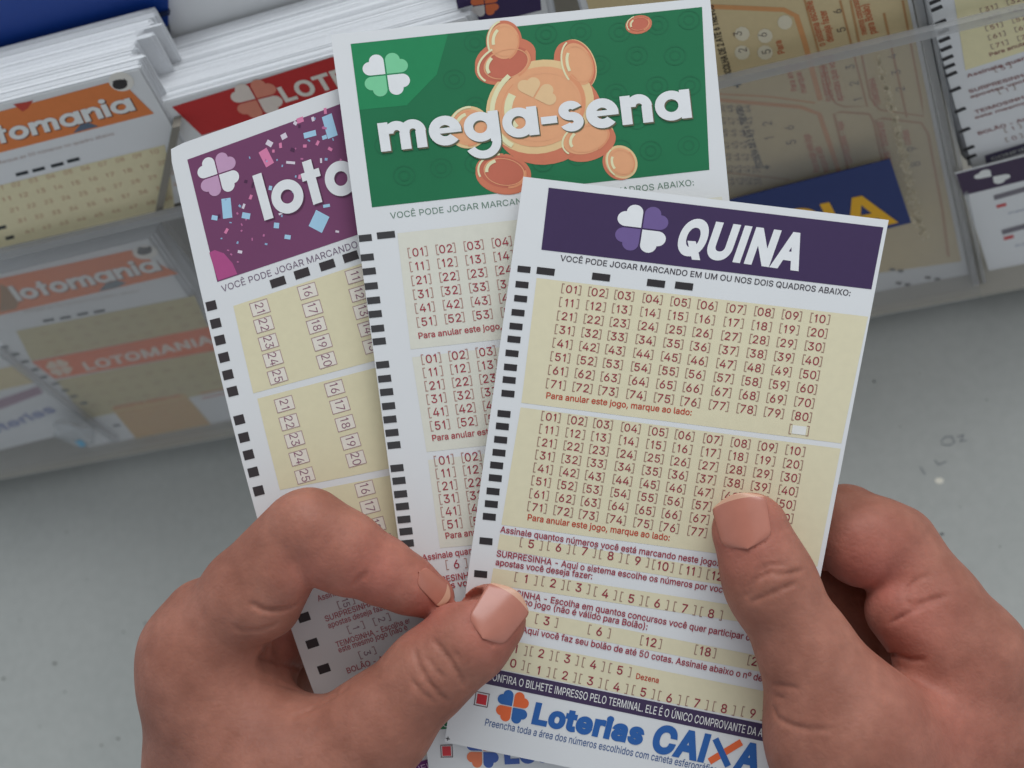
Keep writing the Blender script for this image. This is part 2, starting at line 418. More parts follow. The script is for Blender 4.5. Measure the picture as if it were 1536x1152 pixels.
mb = MB()
for pts in ([(1411, 663), (1418, 655), (1428, 655), (1432, 663), (1424, 668), (1412, 666)], [(1436, 655), (1446, 652), (1440, 662), (1450, 660)], [(1402, 690), (1408, 697), (1420, 692)], [(1380, 700), (1388, 712)]):
    for a, b in zip(pts, pts[1:]):
        d = unit((b[0] - a[0], b[1] - a[1])); n = (-d[1] * 0.7, d[0] * 0.7)
        mb.add([on_table(a[0] + n[0], a[1] + n[1], .2), on_table(b[0] + n[0], b[1] + n[1], .2), on_table(b[0] - n[0], b[1] - n[1], .2), on_table(a[0] - n[0], a[1] - n[1], .2)], [(0, 1, 2, 3)])
mb.build('pencil_scribble', ink((108, 116, 126)), COUNTER)

# ------------------------------------------------------------------ acrylic display with its pockets
def on_face(x, y, k=0.0):                     # the display's leaning face, k mm behind its front sheet
    r = ray(x, y); return r * ((BASE_P.dot(N_A) + k) / r.dot(N_A))
def face_patch(tl, tr, br, bl, k):
    return Patch([(0, on_face(*tl, k), on_face(*tr, k)), (1, on_face(*bl, k), on_face(*br, k))])
def acrylic(name, tint, keep, rough=0.12):
    m = bpy.data.materials.new(name); m.use_nodes = True; nt = m.node_tree; nt.nodes.clear()
    out = nt.nodes.new('ShaderNodeOutputMaterial'); tr = nt.nodes.new('ShaderNodeBsdfTransparent'); tr.inputs[0].default_value = (*tint, 1)
    pb = nt.nodes.new('ShaderNodeBsdfPrincipled'); pb.inputs['Base Color'].default_value = (*HAZY, 1); pb.inputs['Roughness'].default_value = rough
    nz = nt.nodes.new('ShaderNodeTexNoise'); nz.inputs['Scale'].default_value = 40; nz.inputs['Detail'].default_value = 8
    tc = nt.nodes.new('ShaderNodeTexCoord'); nt.links.new(tc.outputs['Object'], nz.inputs['Vector'])
    mp = nt.nodes.new('ShaderNodeMapRange'); mp.inputs[3].default_value = 1 - keep - 0.05; mp.inputs[4].default_value = 1 - keep + 0.05
    nt.links.new(nz.outputs['Fac'], mp.inputs[0])
    mx = nt.nodes.new('ShaderNodeMixShader'); nt.links.new(mp.outputs[0], mx.inputs[0])
    nt.links.new(tr.outputs[0], mx.inputs[1]); nt.links.new(pb.outputs[0], mx.inputs[2]); nt.links.new(mx.outputs[0], out.inputs[0])
    return m
HAZY = (0.56, 0.56, 0.56)
ACR = acrylic('scuffed_clear_acrylic', (0.98, 0.98, 0.98), 0.82)
ACR_EDGE = acrylic('acrylic_cut_edge', (0.94, 0.94, 0.94), 0.60, 0.3)
BACKING = mat('hazy_grey_acrylic', alb((150, 148, 142)), 0.4)

DISP = None
def display():
    global DISP
    lo_l, lo_r = (-260, 763.6), (1800, 378.6)          # foot line of the front sheet
    hi_l, hi_r = (-260, 435.6), (1800, -60.6)          # its top rim
    a, b, c, d = on_face(*hi_l), on_face(*hi_r), on_face(*lo_r), on_face(*lo_l)
    mb = MB(); th = -N_A * 2.0
    b2, c2 = on_face(1379, 41), on_face(1471, 440)
    mb.add([a, b2, c2, d, a + th, b2 + th, c2 + th, d + th], [(0, 1, 2, 3), (7, 6, 5, 4), (0, 4, 5, 1), (1, 5, 6, 2), (2, 6, 7, 3), (3, 7, 4, 0)])
    e = unit(b - a); W = np.linalg.norm(b - a)
    root = bpy.data.objects.new('slip_display', None); COL.objects.link(root)
    o0 = world(BASE_P); root.location = o0; root['_o'] = [float(x) for x in o0]
    tag(root, 'clear scuffed acrylic slip dispenser with pockets standing on the grey counter', 'display stand')
    mb.build('front_panel', ACR, root)
    rim = MB(); rim.box(a + S_D * -0.2 - N_A * 2.6, b - a, S_D * 2.8, N_A * 2.2); rim.build('top_rim', ACR_EDGE, root)
    ft = MB(); p = on_face(-260, 763.6); q = on_face(1800, 378.6)
    ft.box(p - N_A * 2.4 - S_D * 2.5, q - p, AWAY * 130, DOWN * 3.2); ft.build('base_plate', mat('base_acrylic', alb((150, 150, 147)), 0.3), root)
    for x_ in (-140, 420, 980, 1540):
        for aw in (22, 105):
            c_ = on_face(x_, 715 - 0.187 * x_) + AWAY * aw + DOWN * 1.0; foot = MB(); foot.box(c_, E_R * 14, AWAY * 14, DOWN * (H_CAM - c_.dot(DOWN))); foot.build('rubber_foot', ink((50, 50, 50)), root)
    bk = MB(); p1 = p + N_A * 95 + UP * 6; bk.box(p1, q - p, -S_D * 260, N_A * 3); bk.build('back_panel', BACKING, root)
    def divider(tp, bt, w, k, dpt, m, name='divider'):
        t, b_ = on_face(*tp, k), on_face(*bt, k); d_ = MB(); d_.box(t, E_R * w, b_ - t, N_A * dpt); d_.build(name, m, root)
    divider((1362, -40), (1462, 438), 2.2, 1.0, 60, ACR_EDGE)
    divider((1378, -40), (1474, 425), 1.2, 0.6, 60, ACR_EDGE)
    divider((258, 192), (233, 318), 2.6, 0.6, 20, mat('divider_edge', alb((118, 116, 112)), 0.3))
    divider((237, 330), (292, 398), 2.4, 0.6, 20, mat('divider_edge_low', alb((104, 102, 98)), 0.3))
    divider((-4, 533), (168, 664), 2.4, 0.6, 4, ACR_EDGE)
    DISP = root
display()
# worn white glue line on the front sheet
mb = MB(); gl = random.Random(3)
for i in range(260):
    t = gl.random(); x = 1318 + 68 * t + gl.gauss(0, 2.6 + 1.5 * t); y = 85 + 275 * t
    r = gl.uniform(0.8, 3.2); aa = gl.uniform(0, 6.3)
    pts = [on_face(x + r * gl.uniform(.5, 1.4) * math.cos(aa + k * 1.57), y + r * 1.3 * math.sin(aa + k * 1.57), -2.12) for k in range(4)]
    mb.add(pts, [(0, 1, 2, 3)])
mb.build('glue_flakes', ink((172, 166, 150)), DISP)

EDGE = mat('paper_edges', (0.74, 0.75, 0.77), 0.7, 0.06, 900)
def stack(patch, parent, n, dpt, jit, seed, k0=0.6):
    r = random.Random(seed); mb = MB(); p = patch
    du = unit(p.P(np.array([1.]), np.array([0.]))[0] - p.P(np.array([0.]), np.array([0.]))[0]); c = [p.P(np.array([float(u)]), np.array([float(v)]))[0] for u, v in ((0, 0), (1, 0), (1, 1), (0, 1))]
    dv = unit(c[3] - c[0]); pit = dpt / n; sh = 0.0; sv = 0.0
    for i in range(n):
        if r.random() < 0.16: sh = r.gauss(0, jit); 
        if r.random() < 0.10: sv = r.gauss(0, jit * 0.5)
        o = N_A * (k0 + i * pit) + du * (sh + r.gauss(0, jit * .28)) + dv * (sv * .16 + r.gauss(0, .09) - 0.05) 
        th = N_A * pit * 0.97
        v = [x + o for x in c] + [x + o + th for x in c]
        mb.add(v, [(0, 3, 2, 1), (4, 5, 6, 7), (0, 1, 5, 4), (1, 2, 6, 5), (2, 3, 7, 6), (3, 0, 4, 7)])
    return mb.build('paper_stack', EDGE, parent)

ORG = (198, 116, 66); WHT = (214, 215, 216); YBG = (198, 193, 166)
def lotomania_upper():
    p = face_patch((-112, 185), (208, 104), (318, 292), (-60, 385), 4.0)
    s = p.sheet('slip_stack', 10, 10, material=PAPER)
    tag(s, 'stack of orange header number slips in the upper left pocket, above the acrylic rim', 'slip stack', 'slip stacks in the display')
    stack(p, s, 130, 25, 2.2, 5)
    L = Layer(p, .1); L.quad((-90, 191), (180, 119), (231, 170), (-60, 244)); L.build('header_panel', ink(ORG), s)
    L = Layer(p, .16); geo_text(L, 'lotomania', (-44, 226), (204, 164), 22, off=(1.5, 2)); L.build('lettering_outline', ink((96, 60, 44)), s)
    L = Layer(p, .24); geo_text(L, 'lotomania', (-44, 226), (204, 164), 22); L.build('header_lettering', ink(WHT), s)
    L = Layer(p, .14); L.ellipse((182, 122), (1, -.24), 18, 16); L.build('shield', ink((205, 205, 205)), s)
    L = Layer(p, .20); L.ellipse((180, 126), (1, -.3), 11, 8); L.pxpoly([(168, 122), (175, 119), (177, 126)]); L.pxpoly([(192, 122), (186, 117), (183, 124)]); L.build('mask_emblem', ink((48, 46, 48)), s)
    L = Layer(p, .13); L.pxpoly([(20, 156), (38, 153), (50, 150), (42, 162), (34, 167)]); L.build('red_heart', ink((170, 62, 52)), s)
    L = Layer(p, .13); L.pxpoly([(110, 199), (120, 187), (132, 183), (148, 189)]); L.build('blue_figure', ink((84, 100, 122)), s)
    L = Layer(p, .1); L.quad((-50, 290), (247, 217), (262, 312), (-20, 376)); L.build('number_field', ink(YBG), s)
    L = Layer(p, .1)
    for q in ((33, 260), (58, 254), (86, 247), (110, 240)): L.bar(q, (1, -.25), 19, 6)
    for q in ((3, 341), (15, 356)): L.bar(q, (1, -.25), 13, 7)
    L.build('timing_track', ink((40, 46, 52)), s)
    L = Layer(p, .1); L.text('Marque as 50 números no quadro abaixo', (-4, 247), (172, 202), 6); L.build('instruction_line', ink((164, 150, 150)), s)
    L = Layer(p, .16)
    for r_ in range(5):
        for c in range(10):
            L.textc('%02d' % ((r_ * 10 + c + 1) % 100), (-2 + 26 * c + 11.5 * r_, 282 - 6.1 * c + 16 * r_), (1, -.24), 8, w=13)
    L.build('number_grid', ink((172, 138, 116)), s)
lotomania_upper()

def lotomania_lower():
    p = face_patch((-70, 428), (222, 358), (404, 622), (150, 690), 3.0)
    s = p.sheet('slip_stack', 10, 10)
    tag(s, 'orange banded slip stack lower left behind the hazy acrylic front panel', 'slip stack', 'slip stacks in the display')
    stack(p, s, 30, 16, 1.2, 8)
    L = Layer(p, .1); L.quad((-45, 427), (196, 375), (268, 410), (-2, 473)); L.build('header_panel', ink((202, 112, 62)), s)
    L = Layer(p, .14); L.pxpoly([(0, 425), (14, 432), (30, 450), (24, 463), (0, 468)]); L.build('brown_figure', ink((140, 108, 70)), s)
    L = Layer(p, .13); L.pxpoly([(148, 437), (158, 425), (176, 420), (190, 424), (176, 431)]); L.build('blue_figure', ink((92, 104, 116)), s)
    L = Layer(p, .16); geo_text(L, 'lotomania', (27, 451), (243, 404), 21, off=(1.5, 2)); L.build('lettering_outline', ink((110, 72, 50)), s)
    L = Layer(p, .24); geo_text(L, 'lotomania', (27, 451), (243, 404), 21); L.build('header_lettering', ink(WHT), s)
    L = Layer(p, .14); L.ellipse((218, 378), (1, -.24), 18, 14); L.build('shield', ink((205, 205, 205)), s)
    L = Layer(p, .20); L.ellipse((217, 376), (1, -.3), 11, 7); L.pxpoly([(205, 372), (212, 369), (214, 376)]); L.pxpoly([(229, 371), (223, 368), (220, 374)]); L.build('mask_emblem', ink((48, 46, 48)), s)
    L = Layer(p, .1); L.quad((24, 496), (292, 443), (312, 490), (47, 541)); L.quad((84, 570), (330, 524), (360, 580), (130, 628)); L.build('number_field', ink((178, 170, 134)), s)
    L = Layer(p, .12); L.quad((47, 542), (322, 488), (345, 521), (82, 568)); L.build('title_band', ink((206, 104, 58)), s)
    L = Layer(p, .18); L.text('LOTOMANIA', (130, 555), (322, 513), 17, bold=0.03); L.build('band_lettering', ink((206, 200, 196)), s)
    L = Layer(p, .2); L.petal((89, 551), (1, -.22), 16, ['UL', 'LR', 'UR', 'LL']); L.build('clover_emblem', ink((214, 190, 176)), s)
    L = Layer(p, .1)
    for q in ((73, 480), (98, 476), (124, 470.5), (149, 466.5)): L.bar(q, (1, -.2), 17, 5)
    for q in ((7, 520), (24, 531), (38, 542), (53, 554), (66, 565), (84, 575), (98, 585), (111, 594), (126, 604), (175, 638)): L.bar(q, (1, -.1), 11, 5)
    L.build('timing_track', ink((44, 50, 56)), s)
    L = Layer(p, .1); L.text('Marque as 50 números no quadro abaixo', (38, 469), (209, 437), 5); L.build('instruction_line', ink((160, 150, 148)), s)
    L = Layer(p, .16)
    for r_ in range(3):
        for c in range(9): L.textc('%02d' % (r_ * 10 + c + 1), (66 + 27 * c + 11 * r_, 500 - 5.4 * c + 13 * r_), (1, -.21), 6, w=11)
    for r_ in range(3):
        for c in range(9): L.textc('%02d' % (r_ * 10 + c + 61), (120 + 26 * c + 11 * r_, 579 - 4.8 * c + 14 * r_), (1, -.21), 6, w=11)
    L.build('number_grid', ink((156, 132, 106)), s)
    L = Layer(p, .14); L.quad((166, 611), (277, 590), (320, 640), (206, 660)); L.build('rules_box', ink((186, 160, 112)), s)
    L = Layer(p, .2)
    L.text('APOSTA ESPELHO', (171, 613), (272, 594), 6, 0.02)
    for i in range(6): L.text('marque aqui para repetir os números', (178 + 5 * i, 622 + 6 * i), (280 + 6 * i, 602 + 6 * i), 3.5)
    L.stroke([(300, 590), (340, 582)], 2); L.stroke([(303, 597), (345, 588)], 2)
    L.build('rules_text', ink((186, 96, 62)), s)
lotomania_lower()

def corner_slip():
    p = face_patch((-150, 560), (10, 528), (140, 640), (-60, 690), 3.2)
    s = p.sheet('slip_stack', 8, 8)
    tag(s, 'slips at the lower left edge with a purple stripe above blue lettering', 'slip stack', 'slip stacks in the display')
    stack(p, s, 14, 8, 1.0, 9)
    L = Layer(p, .1); L.quad((-60, 565), (32, 546), (60, 572), (-30, 592)); L.build('number_field', ink((190, 178, 142)), s)
    L = Layer(p, .1); L.quad((-40, 612), (66, 576), (80, 584), (-30, 625)); L.build('purple_band', ink((140, 110, 134)), s)
    L = Layer(p, .1); L.text('Loterias', (-28, 658), (86, 616), 17, 0.03); L.build('logo_lettering', ink((112, 122, 168)), s)
corner_slip()

def red_stack():
    p = face_patch((226, 160), (700, 28), (800, 260), (330, 330), 5.0)
    s = p.sheet('slip_stack', 10, 10)
    tag(s, 'thick white slip stack with a red header, behind the purple confetti slip', 'slip stack', 'slip stacks in the display')
    stack(p, s, 140, 27, 1.5, 12)
    L = Layer(p, .1); L.quad((258, 160), (540, 72), (585, 112), (303, 203)); L.build('header_panel', ink((172, 44, 46)), s)
    L = Layer(p, .2); L.petal((385, 148), (1, -.25), 33, ['UL', 'LR']); L.build('clover_emblem', ink((205, 196, 194)), s)
    L = Layer(p, .2); L.petal((385, 148), (1, -.25), 33, ['UR', 'LL']); L.build('clover_tint', ink((200, 128, 112)), s)
    L = Layer(p, .2); L.text('LOTECA', (428, 152), (585, 105), 27, 0.03); L.build('header_lettering', ink((210, 202, 200)), s)
    # top bundle lying behind, larger and a little higher
    p2 = face_patch((246, -10), (720, -128), (740, -40), (262, 78), 34.0)
    s2 = p2.sheet('slip_stack', 8, 8); tag(s2, 'blank white slip bundle standing behind the red header stack', 'slip stack', 'slip stacks in the display')
    stack(p2, s2, 200, 60, 1.6, 13)
red_stack()

def yellow_slip():
    z = lambda x, y: (1060 + x / 3.2, y / 3.2)
    p = face_patch((852, -62), (1330, -180), (1460, 444), (1010, 500), 5.0)
    s = p.sheet('slip_stack', 12, 16)
    tag(s, 'yellow slip stack with rounded orange boxes and sideways text, right of the green slip', 'slip stack', 'slip stacks in the display')
    stack(p, s, 40, 24, 0.9, 15)
    L = Layer(p, .1); L.quad((868, -40), (1330, -150), (1442, 392), (1010, 452), n=12); L.build('number_field', ink((188, 174, 140)), s)
    L = Layer(p, .16)
    L.stroke([z(*q) for q in ((-60, 35), (20, 30), (370, 45), (430, 75), (470, 200), (505, 330), (545, 480))], 8)
    L.stroke([z(*q) for q in ((-40, 455), (40, 448), (300, 462), (520, 492))], 3)
    L.stroke([z(*q) for q in ((-40, 470), (60, 478), (450, 512), (540, 545), (600, 720), (660, 900))], 7)
    L.build('orange_border_print', ink((190, 140, 96)), s)
    L = Layer(p, .2)
    for q in ([(470, -40), (470, 0), (595, 460), (620, 495), (660, 510), (770, 510), (640, 0)], [(690, 0), (785, 470), (830, 525), (1040, 555), (1030, 480), (940, 0)], [(700, 900), (610, 545), (640, 535), (780, 545), (800, 580), (870, 900)], [(895, 900), (812, 575), (840, 565), (1030, 588), (1062, 640), (1130, 1000), (1160, 1230)], [(40, 820), (400, 860)], [(850, 60), (960, 560)]):
        L.stroke([z(*a) for a in q], 2.6)
    L.build('brown_border_print', ink((168, 130, 92)), s)
    L = Layer(p, .24)
    for t, a, b, c in (('SURPRESINHA - o', (612, 480), (565, 260), 9), ('apostas que você', (655, 480), (605, 260), 8), ('o sistema escolhe', (570, 215), (505, 0), 9), ('deseja fazer', (610, 195), (572, 45), 9),
                       ('mesmos concursos', (770, 160), (725, -10), 8), ('para Bolão)', (815, 155), (775, 15), 9), ('Para anular', (435, 430), (395, 300), 7), ('marque ao', (480, 440), (440, 300), 7),
                       ('Para', (375, 250), (355, 190), 8), ('Para anular este jogo', (545, 820), (490, 640), 7), ('SURPRESINHA - Aqui', (700, 780), (650, 580), 6), ('marque ao lado', (590, 820), (545, 700), 7), ('TEIMOSINHA', (835, 500), (805, 370), 7), ('TEIMOSINHA - Escolha em', (905, 850), (845, 580), 7), ('cotas', (980, 690), (965, 620), 7)):
        L.text(t, z(*a), z(*b), c, 0.01)
    L.build('orange_print', ink((178, 92, 60)), s)
    L = Layer(p, .24)
    for t, a in (('1', (725, 475)), ('2', (707, 398)), ('3', (687, 320)), ('4', (668, 243)), ('5', (645, 140)), ('6', (627, 52)), ('2', (928, 425)), ('3', (908, 345)), ('4', (890, 268)), ('1', (872, 195)), ('8', (1000, 785)), ('9', (985, 712)),
                 ('5', (285, 245)), ('6', (268, 165)), ('2', (172, 238)), ('3', (148, 160)), ('5', (405, 680)), ('6', (395, 610)), ('1', (300, 660)), ('2', (290, 590)), ('2', (312, 340))):
        L.textc(t, z(*a), (-.24, -1), 10, 0.95)
    for r_ in range(4):
        for c in range(7): L.textc('%d' % (50 - 2 * r_ - c), z(70 + 42 * r_ + 8 * c, 520 + 58 * c), (-.2, -1), 7)
    L.build('number_grid', ink((98, 86, 80)), s)
    L = Layer(p, .24); L.text('ESCOLHA DE 2 ATÉ 6 TREVOS', z(125, 370), z(30, 20), 8, 0.02); L.text('ESCOLHA DE 2 ATÉ 6 TREVOS', z(272, 800), z(170, 510), 7, 0.02)
    L.textc('+', z(140, 405), (-.2, -1), 12, bold=.03); L.textc('+', z(283, 800), (-.2, -1), 9, bold=.02); L.build('heading_text', ink((54, 50, 48)), s)
    L = Layer(p, .18)
    for a in ((620, 297), (650, 302), (748, 326), (782, 331), (818, 336), (643, 346), (674, 351), (775, 373), (807, 377), (842, 379)): L.bar((1080 + a[0] / 2.4, 280 + a[1] / 2.4), (1, .1), 8.5, 7)
    L.build('timing_track', ink((84, 84, 84)), s)
    L = Layer(p, .2)
    for a in ((170, 160), (170, 250), (280, 170), (280, 250), (375, 105)): L.ellipse(z(*a), (-.2, -1), 11, 9, 10)
    L.build('pale_cell_print', ink((200, 196, 180)), s)
yellow_slip()

def blue_card():
    p = Patch([(0, on_face(1080, 304, -3.2), on_face(1335, 239, -3.4)), (1, on_face(1104, 400, -4.5), on_face(1367, 334, -4.8))])
    s = p.sheet('promo_card', 10, 6, th=0.4, material=ink((38, 52, 104), 0.35))
    tag(s, 'small dark blue card with orange letters propped against the acrylic front', 'card')
    L = Layer(p, .12); L.text('RIA', (1186, 364), (1347, 332), 74, 0.02, -0.2); L.build('lettering', ink((226, 158, 44)), s)
blue_card()

def right_slips():
    z = lambda x, y: (1060 + x / 3.2, y / 3.2)
    p = face_patch((1378, -40), (1760, -160), (1850, 190), (1462, 262), 3.5)
    s = p.sheet('slip_stack', 10, 12)
    tag(s, 'number slip stack in the far right pocket with black marks down its left edge', 'slip stack', 'slip stacks in the display')
    stack(p, s, 30, 20, 1.0, 21)
    L = Layer(p, .1); L.quad((1424, -45), (1700, -130), (1740, 10), (1448, 105)); L.build('number_field', ink((205, 200, 168)), s)
    L = Layer(p, .12)
    for q in ((1402, 2), (1405, 12.5), (1411, 33), (1415, 47), (1416.5, 59), (1419, 72.5), (1421.5, 86.5), (1424, 99), (1427, 111), (1432.5, 134), (1440, 165), (1446.5, 195), (1453, 222), (1456, 235)): L.bar(q, (1, -.42), 18, 7.5)
    L.build('timing_track', ink((48, 48, 52)), s)
    L = Layer(p, .2); B = Layer(p, .2)
    for i, t in enumerate(('31', '41', '51', '61', '71')):
        for c in range(4):
            q = (1483 + 4 * i + c * 40, 12 + 13.5 * i - c * 12); L.textc(str(int(t) + c), q, (1, -.3), 10); B.bracket(q, (1, -.3), 27, 12)
    for t, q in (('5', (1504, 101)), ('1', (1510, 134)), ('1', (1519, 192)), ('0', (1521, 206))): L.textc(t, q, (1, -.3), 10); B.bracket(q, (1, -.3), 26, 12)
    for t, a, b, c in (('Para anular este', (1485, 84), (1570, 56), 8), ('Assinale quantos', (1451, 116), (1560, 82), 8), ('SURPRESINHA - A', (1454, 139), (1570, 104), 8), ('apostas você des', (1456, 147), (1570, 112), 7),
                       ('TEIMOSINHA - E', (1463, 170), (1570, 137), 8), ('este mesmo jogo', (1463, 178), (1570, 146), 7), ('BOLÃO - Aqui vo', (1468, 202), (1570, 170), 8)): L.text(t, a, b, c, 0.012)
    L.build('number_grid', ink((128, 84, 88)), s); B.build('bracket_print', ink((140, 125, 118)), s)
    L = Layer(p, .12); L.quad((1477, 233), (1640, 182), (1645, 194), (1479, 245)); L.build('purple_band', ink((74, 70, 96)), s)
    L = Layer(p, .2); L.text('CONFIRA O BILHETE', (1488, 240), (1630, 196), 8, 0.01); L.build('band_lettering', ink(WHT), s)
    p2 = Patch([(0, on_face(1432, 260, -1), on_face(1800, 166, -1)), (0.25, on_face(1446, 294, 1), on_face(1815, 203, 1)), (1, on_face(1484, 410, 5), on_face(1850, 322, 5))])
    s2 = p2.sheet('folded_slip', 10, 14, 0.3)
    tag(s2, 'white slip with a purple strip and clover, tucked below the far right slips', 'slip')
    L = Layer(p2, .1); L.quad((1433.5, 261), (1800, 167), (1814, 202), (1445, 293), n=10); L.build('header_panel', ink((62, 50, 76)), s2)
    L = Layer(p2, .2); L.petal((1488, 264), (1, -.2), 26, ['UL', 'LR']); L.build('clover_emblem', ink(WHT), s2)
    L = Layer(p2, .1)
    L.quad((1490, 293), (1600, 262), (1602, 269), (1492, 300)); L.quad((1502, 345), (1600, 318), (1602, 325), (1504, 352)); L.build('grey_band_print', ink((110, 108, 120)), s2)
    L = Layer(p2, .1)
    for q in ((1502, 308), (1513, 356)): L.bar(q, (1, -.25), 15, 9)
    L.build('red_square_print', ink((178, 70, 74)), s2)
    L = Layer(p2, .1); L.text('Preencha toda a', (1514, 321), (1590, 300), 5); L.text('Preencha toda a', (1524, 370), (1600, 348), 5); L.build('small_print', ink((96, 108, 140)), s2)
right_slips()

def top_purple():
    p = face_patch((676, -40), (806, -66), (830, 60), (700, 90), 10.0)
    s = p.sheet('slip_stack', 6, 6)
    tag(s, 'slip stack with a dark purple header peeking above the green slip', 'slip stack', 'slip stacks in the display')
    stack(p, s, 20, 20, 1.6, 31)
    L = Layer(p, .1); L.quad((676, -38), (806, -62), (812, 15), (694, 45)); L.build('header_panel', ink((56, 46, 86)), s)
    L = Layer(p, .18); L.petal((727, 6), (1, -.15), 20, ['UL', 'LR', 'UR']); L.build('clover_emblem', ink((206, 110, 74)), s)
    L = Layer(p, .18); L.petal((727, 6), (1, -.15), 20, ['LL']); L.build('clover_tint', ink((200, 200, 206)), s)
top_purple()

def blue_box():
    p = face_patch((-140, 30), (252, -70), (262, 30), (-120, 130), 32.0)
    mb = MB(); c = [p.P(np.array([float(u)]), np.array([float(v)]))[0] for u, v in ((0, 0), (1, 0), (1, 1), (0, 1))]
    mb.box(c[0], c[1] - c[0], c[3] - c[0], N_A * 36)
    o = mb.build('promo_box', ink((16, 52, 128), 0.4)); tag(o, 'glossy blue cardboard box behind the upper left slip stack', 'box')
    lid = MB(); lid.box(c[3] - S_D * 4 - N_A * 1.0, c[2] - c[3], S_D * 1.2, N_A * 2.0); lid.build('box_edge', ink((24, 34, 66)), o)
blue_box()

def tape_blob():
    import bmesh
    bm = bmesh.new(); bmesh.ops.create_icosphere(bm, subdivisions=4, radius=1.0)
    r = random.Random(4); ph = [(unit((r.gauss(0, 1), r.gauss(0, 1), r.gauss(0, 1))), r.uniform(3, 9), r.uniform(0, 6)) for _ in range(9)]
    c = on_face(112, 650, -5.5)
    V = []
    for v in bm.verts:
        q = np.array(v.co); k = 1 + 0.10 * sum(math.sin(f * q.dot(d) + o) for d, f, o in ph) / 2.0
        V.append(c + (E_R * q[0] * 6.5 + S_D * q[1] * 8.5 + N_A * q[2] * 3.0) * k)
    Fc = [tuple(v.index for v in f.verts) for f in bm.faces]; bm.free()
    mb = MB(); mb.add(V, Fc); m = acrylic('cloudy_tape', (0.95, 0.95, 0.95), 0.55, 0.15)
    for n in m.node_tree.nodes:
        if n.type == 'BSDF_PRINCIPLED': n.inputs['Base Color'].default_value = (0.55, 0.57, 0.58, 1)
    o = mb.build('crumpled_tape', m, None, True); tag(o, 'crumpled clear tape wad stuck to the acrylic near the blue lettering', 'tape')
    b = MB(); q = on_face(112, 662, -9.2); b.add([q, q + E_R * 3, q + E_R * 2.6 + S_D * 4, q + S_D * 4.4], [(0, 1, 2, 3)]); b.build('blue_scrap', ink((96, 146, 178)), o)
tape_blob()

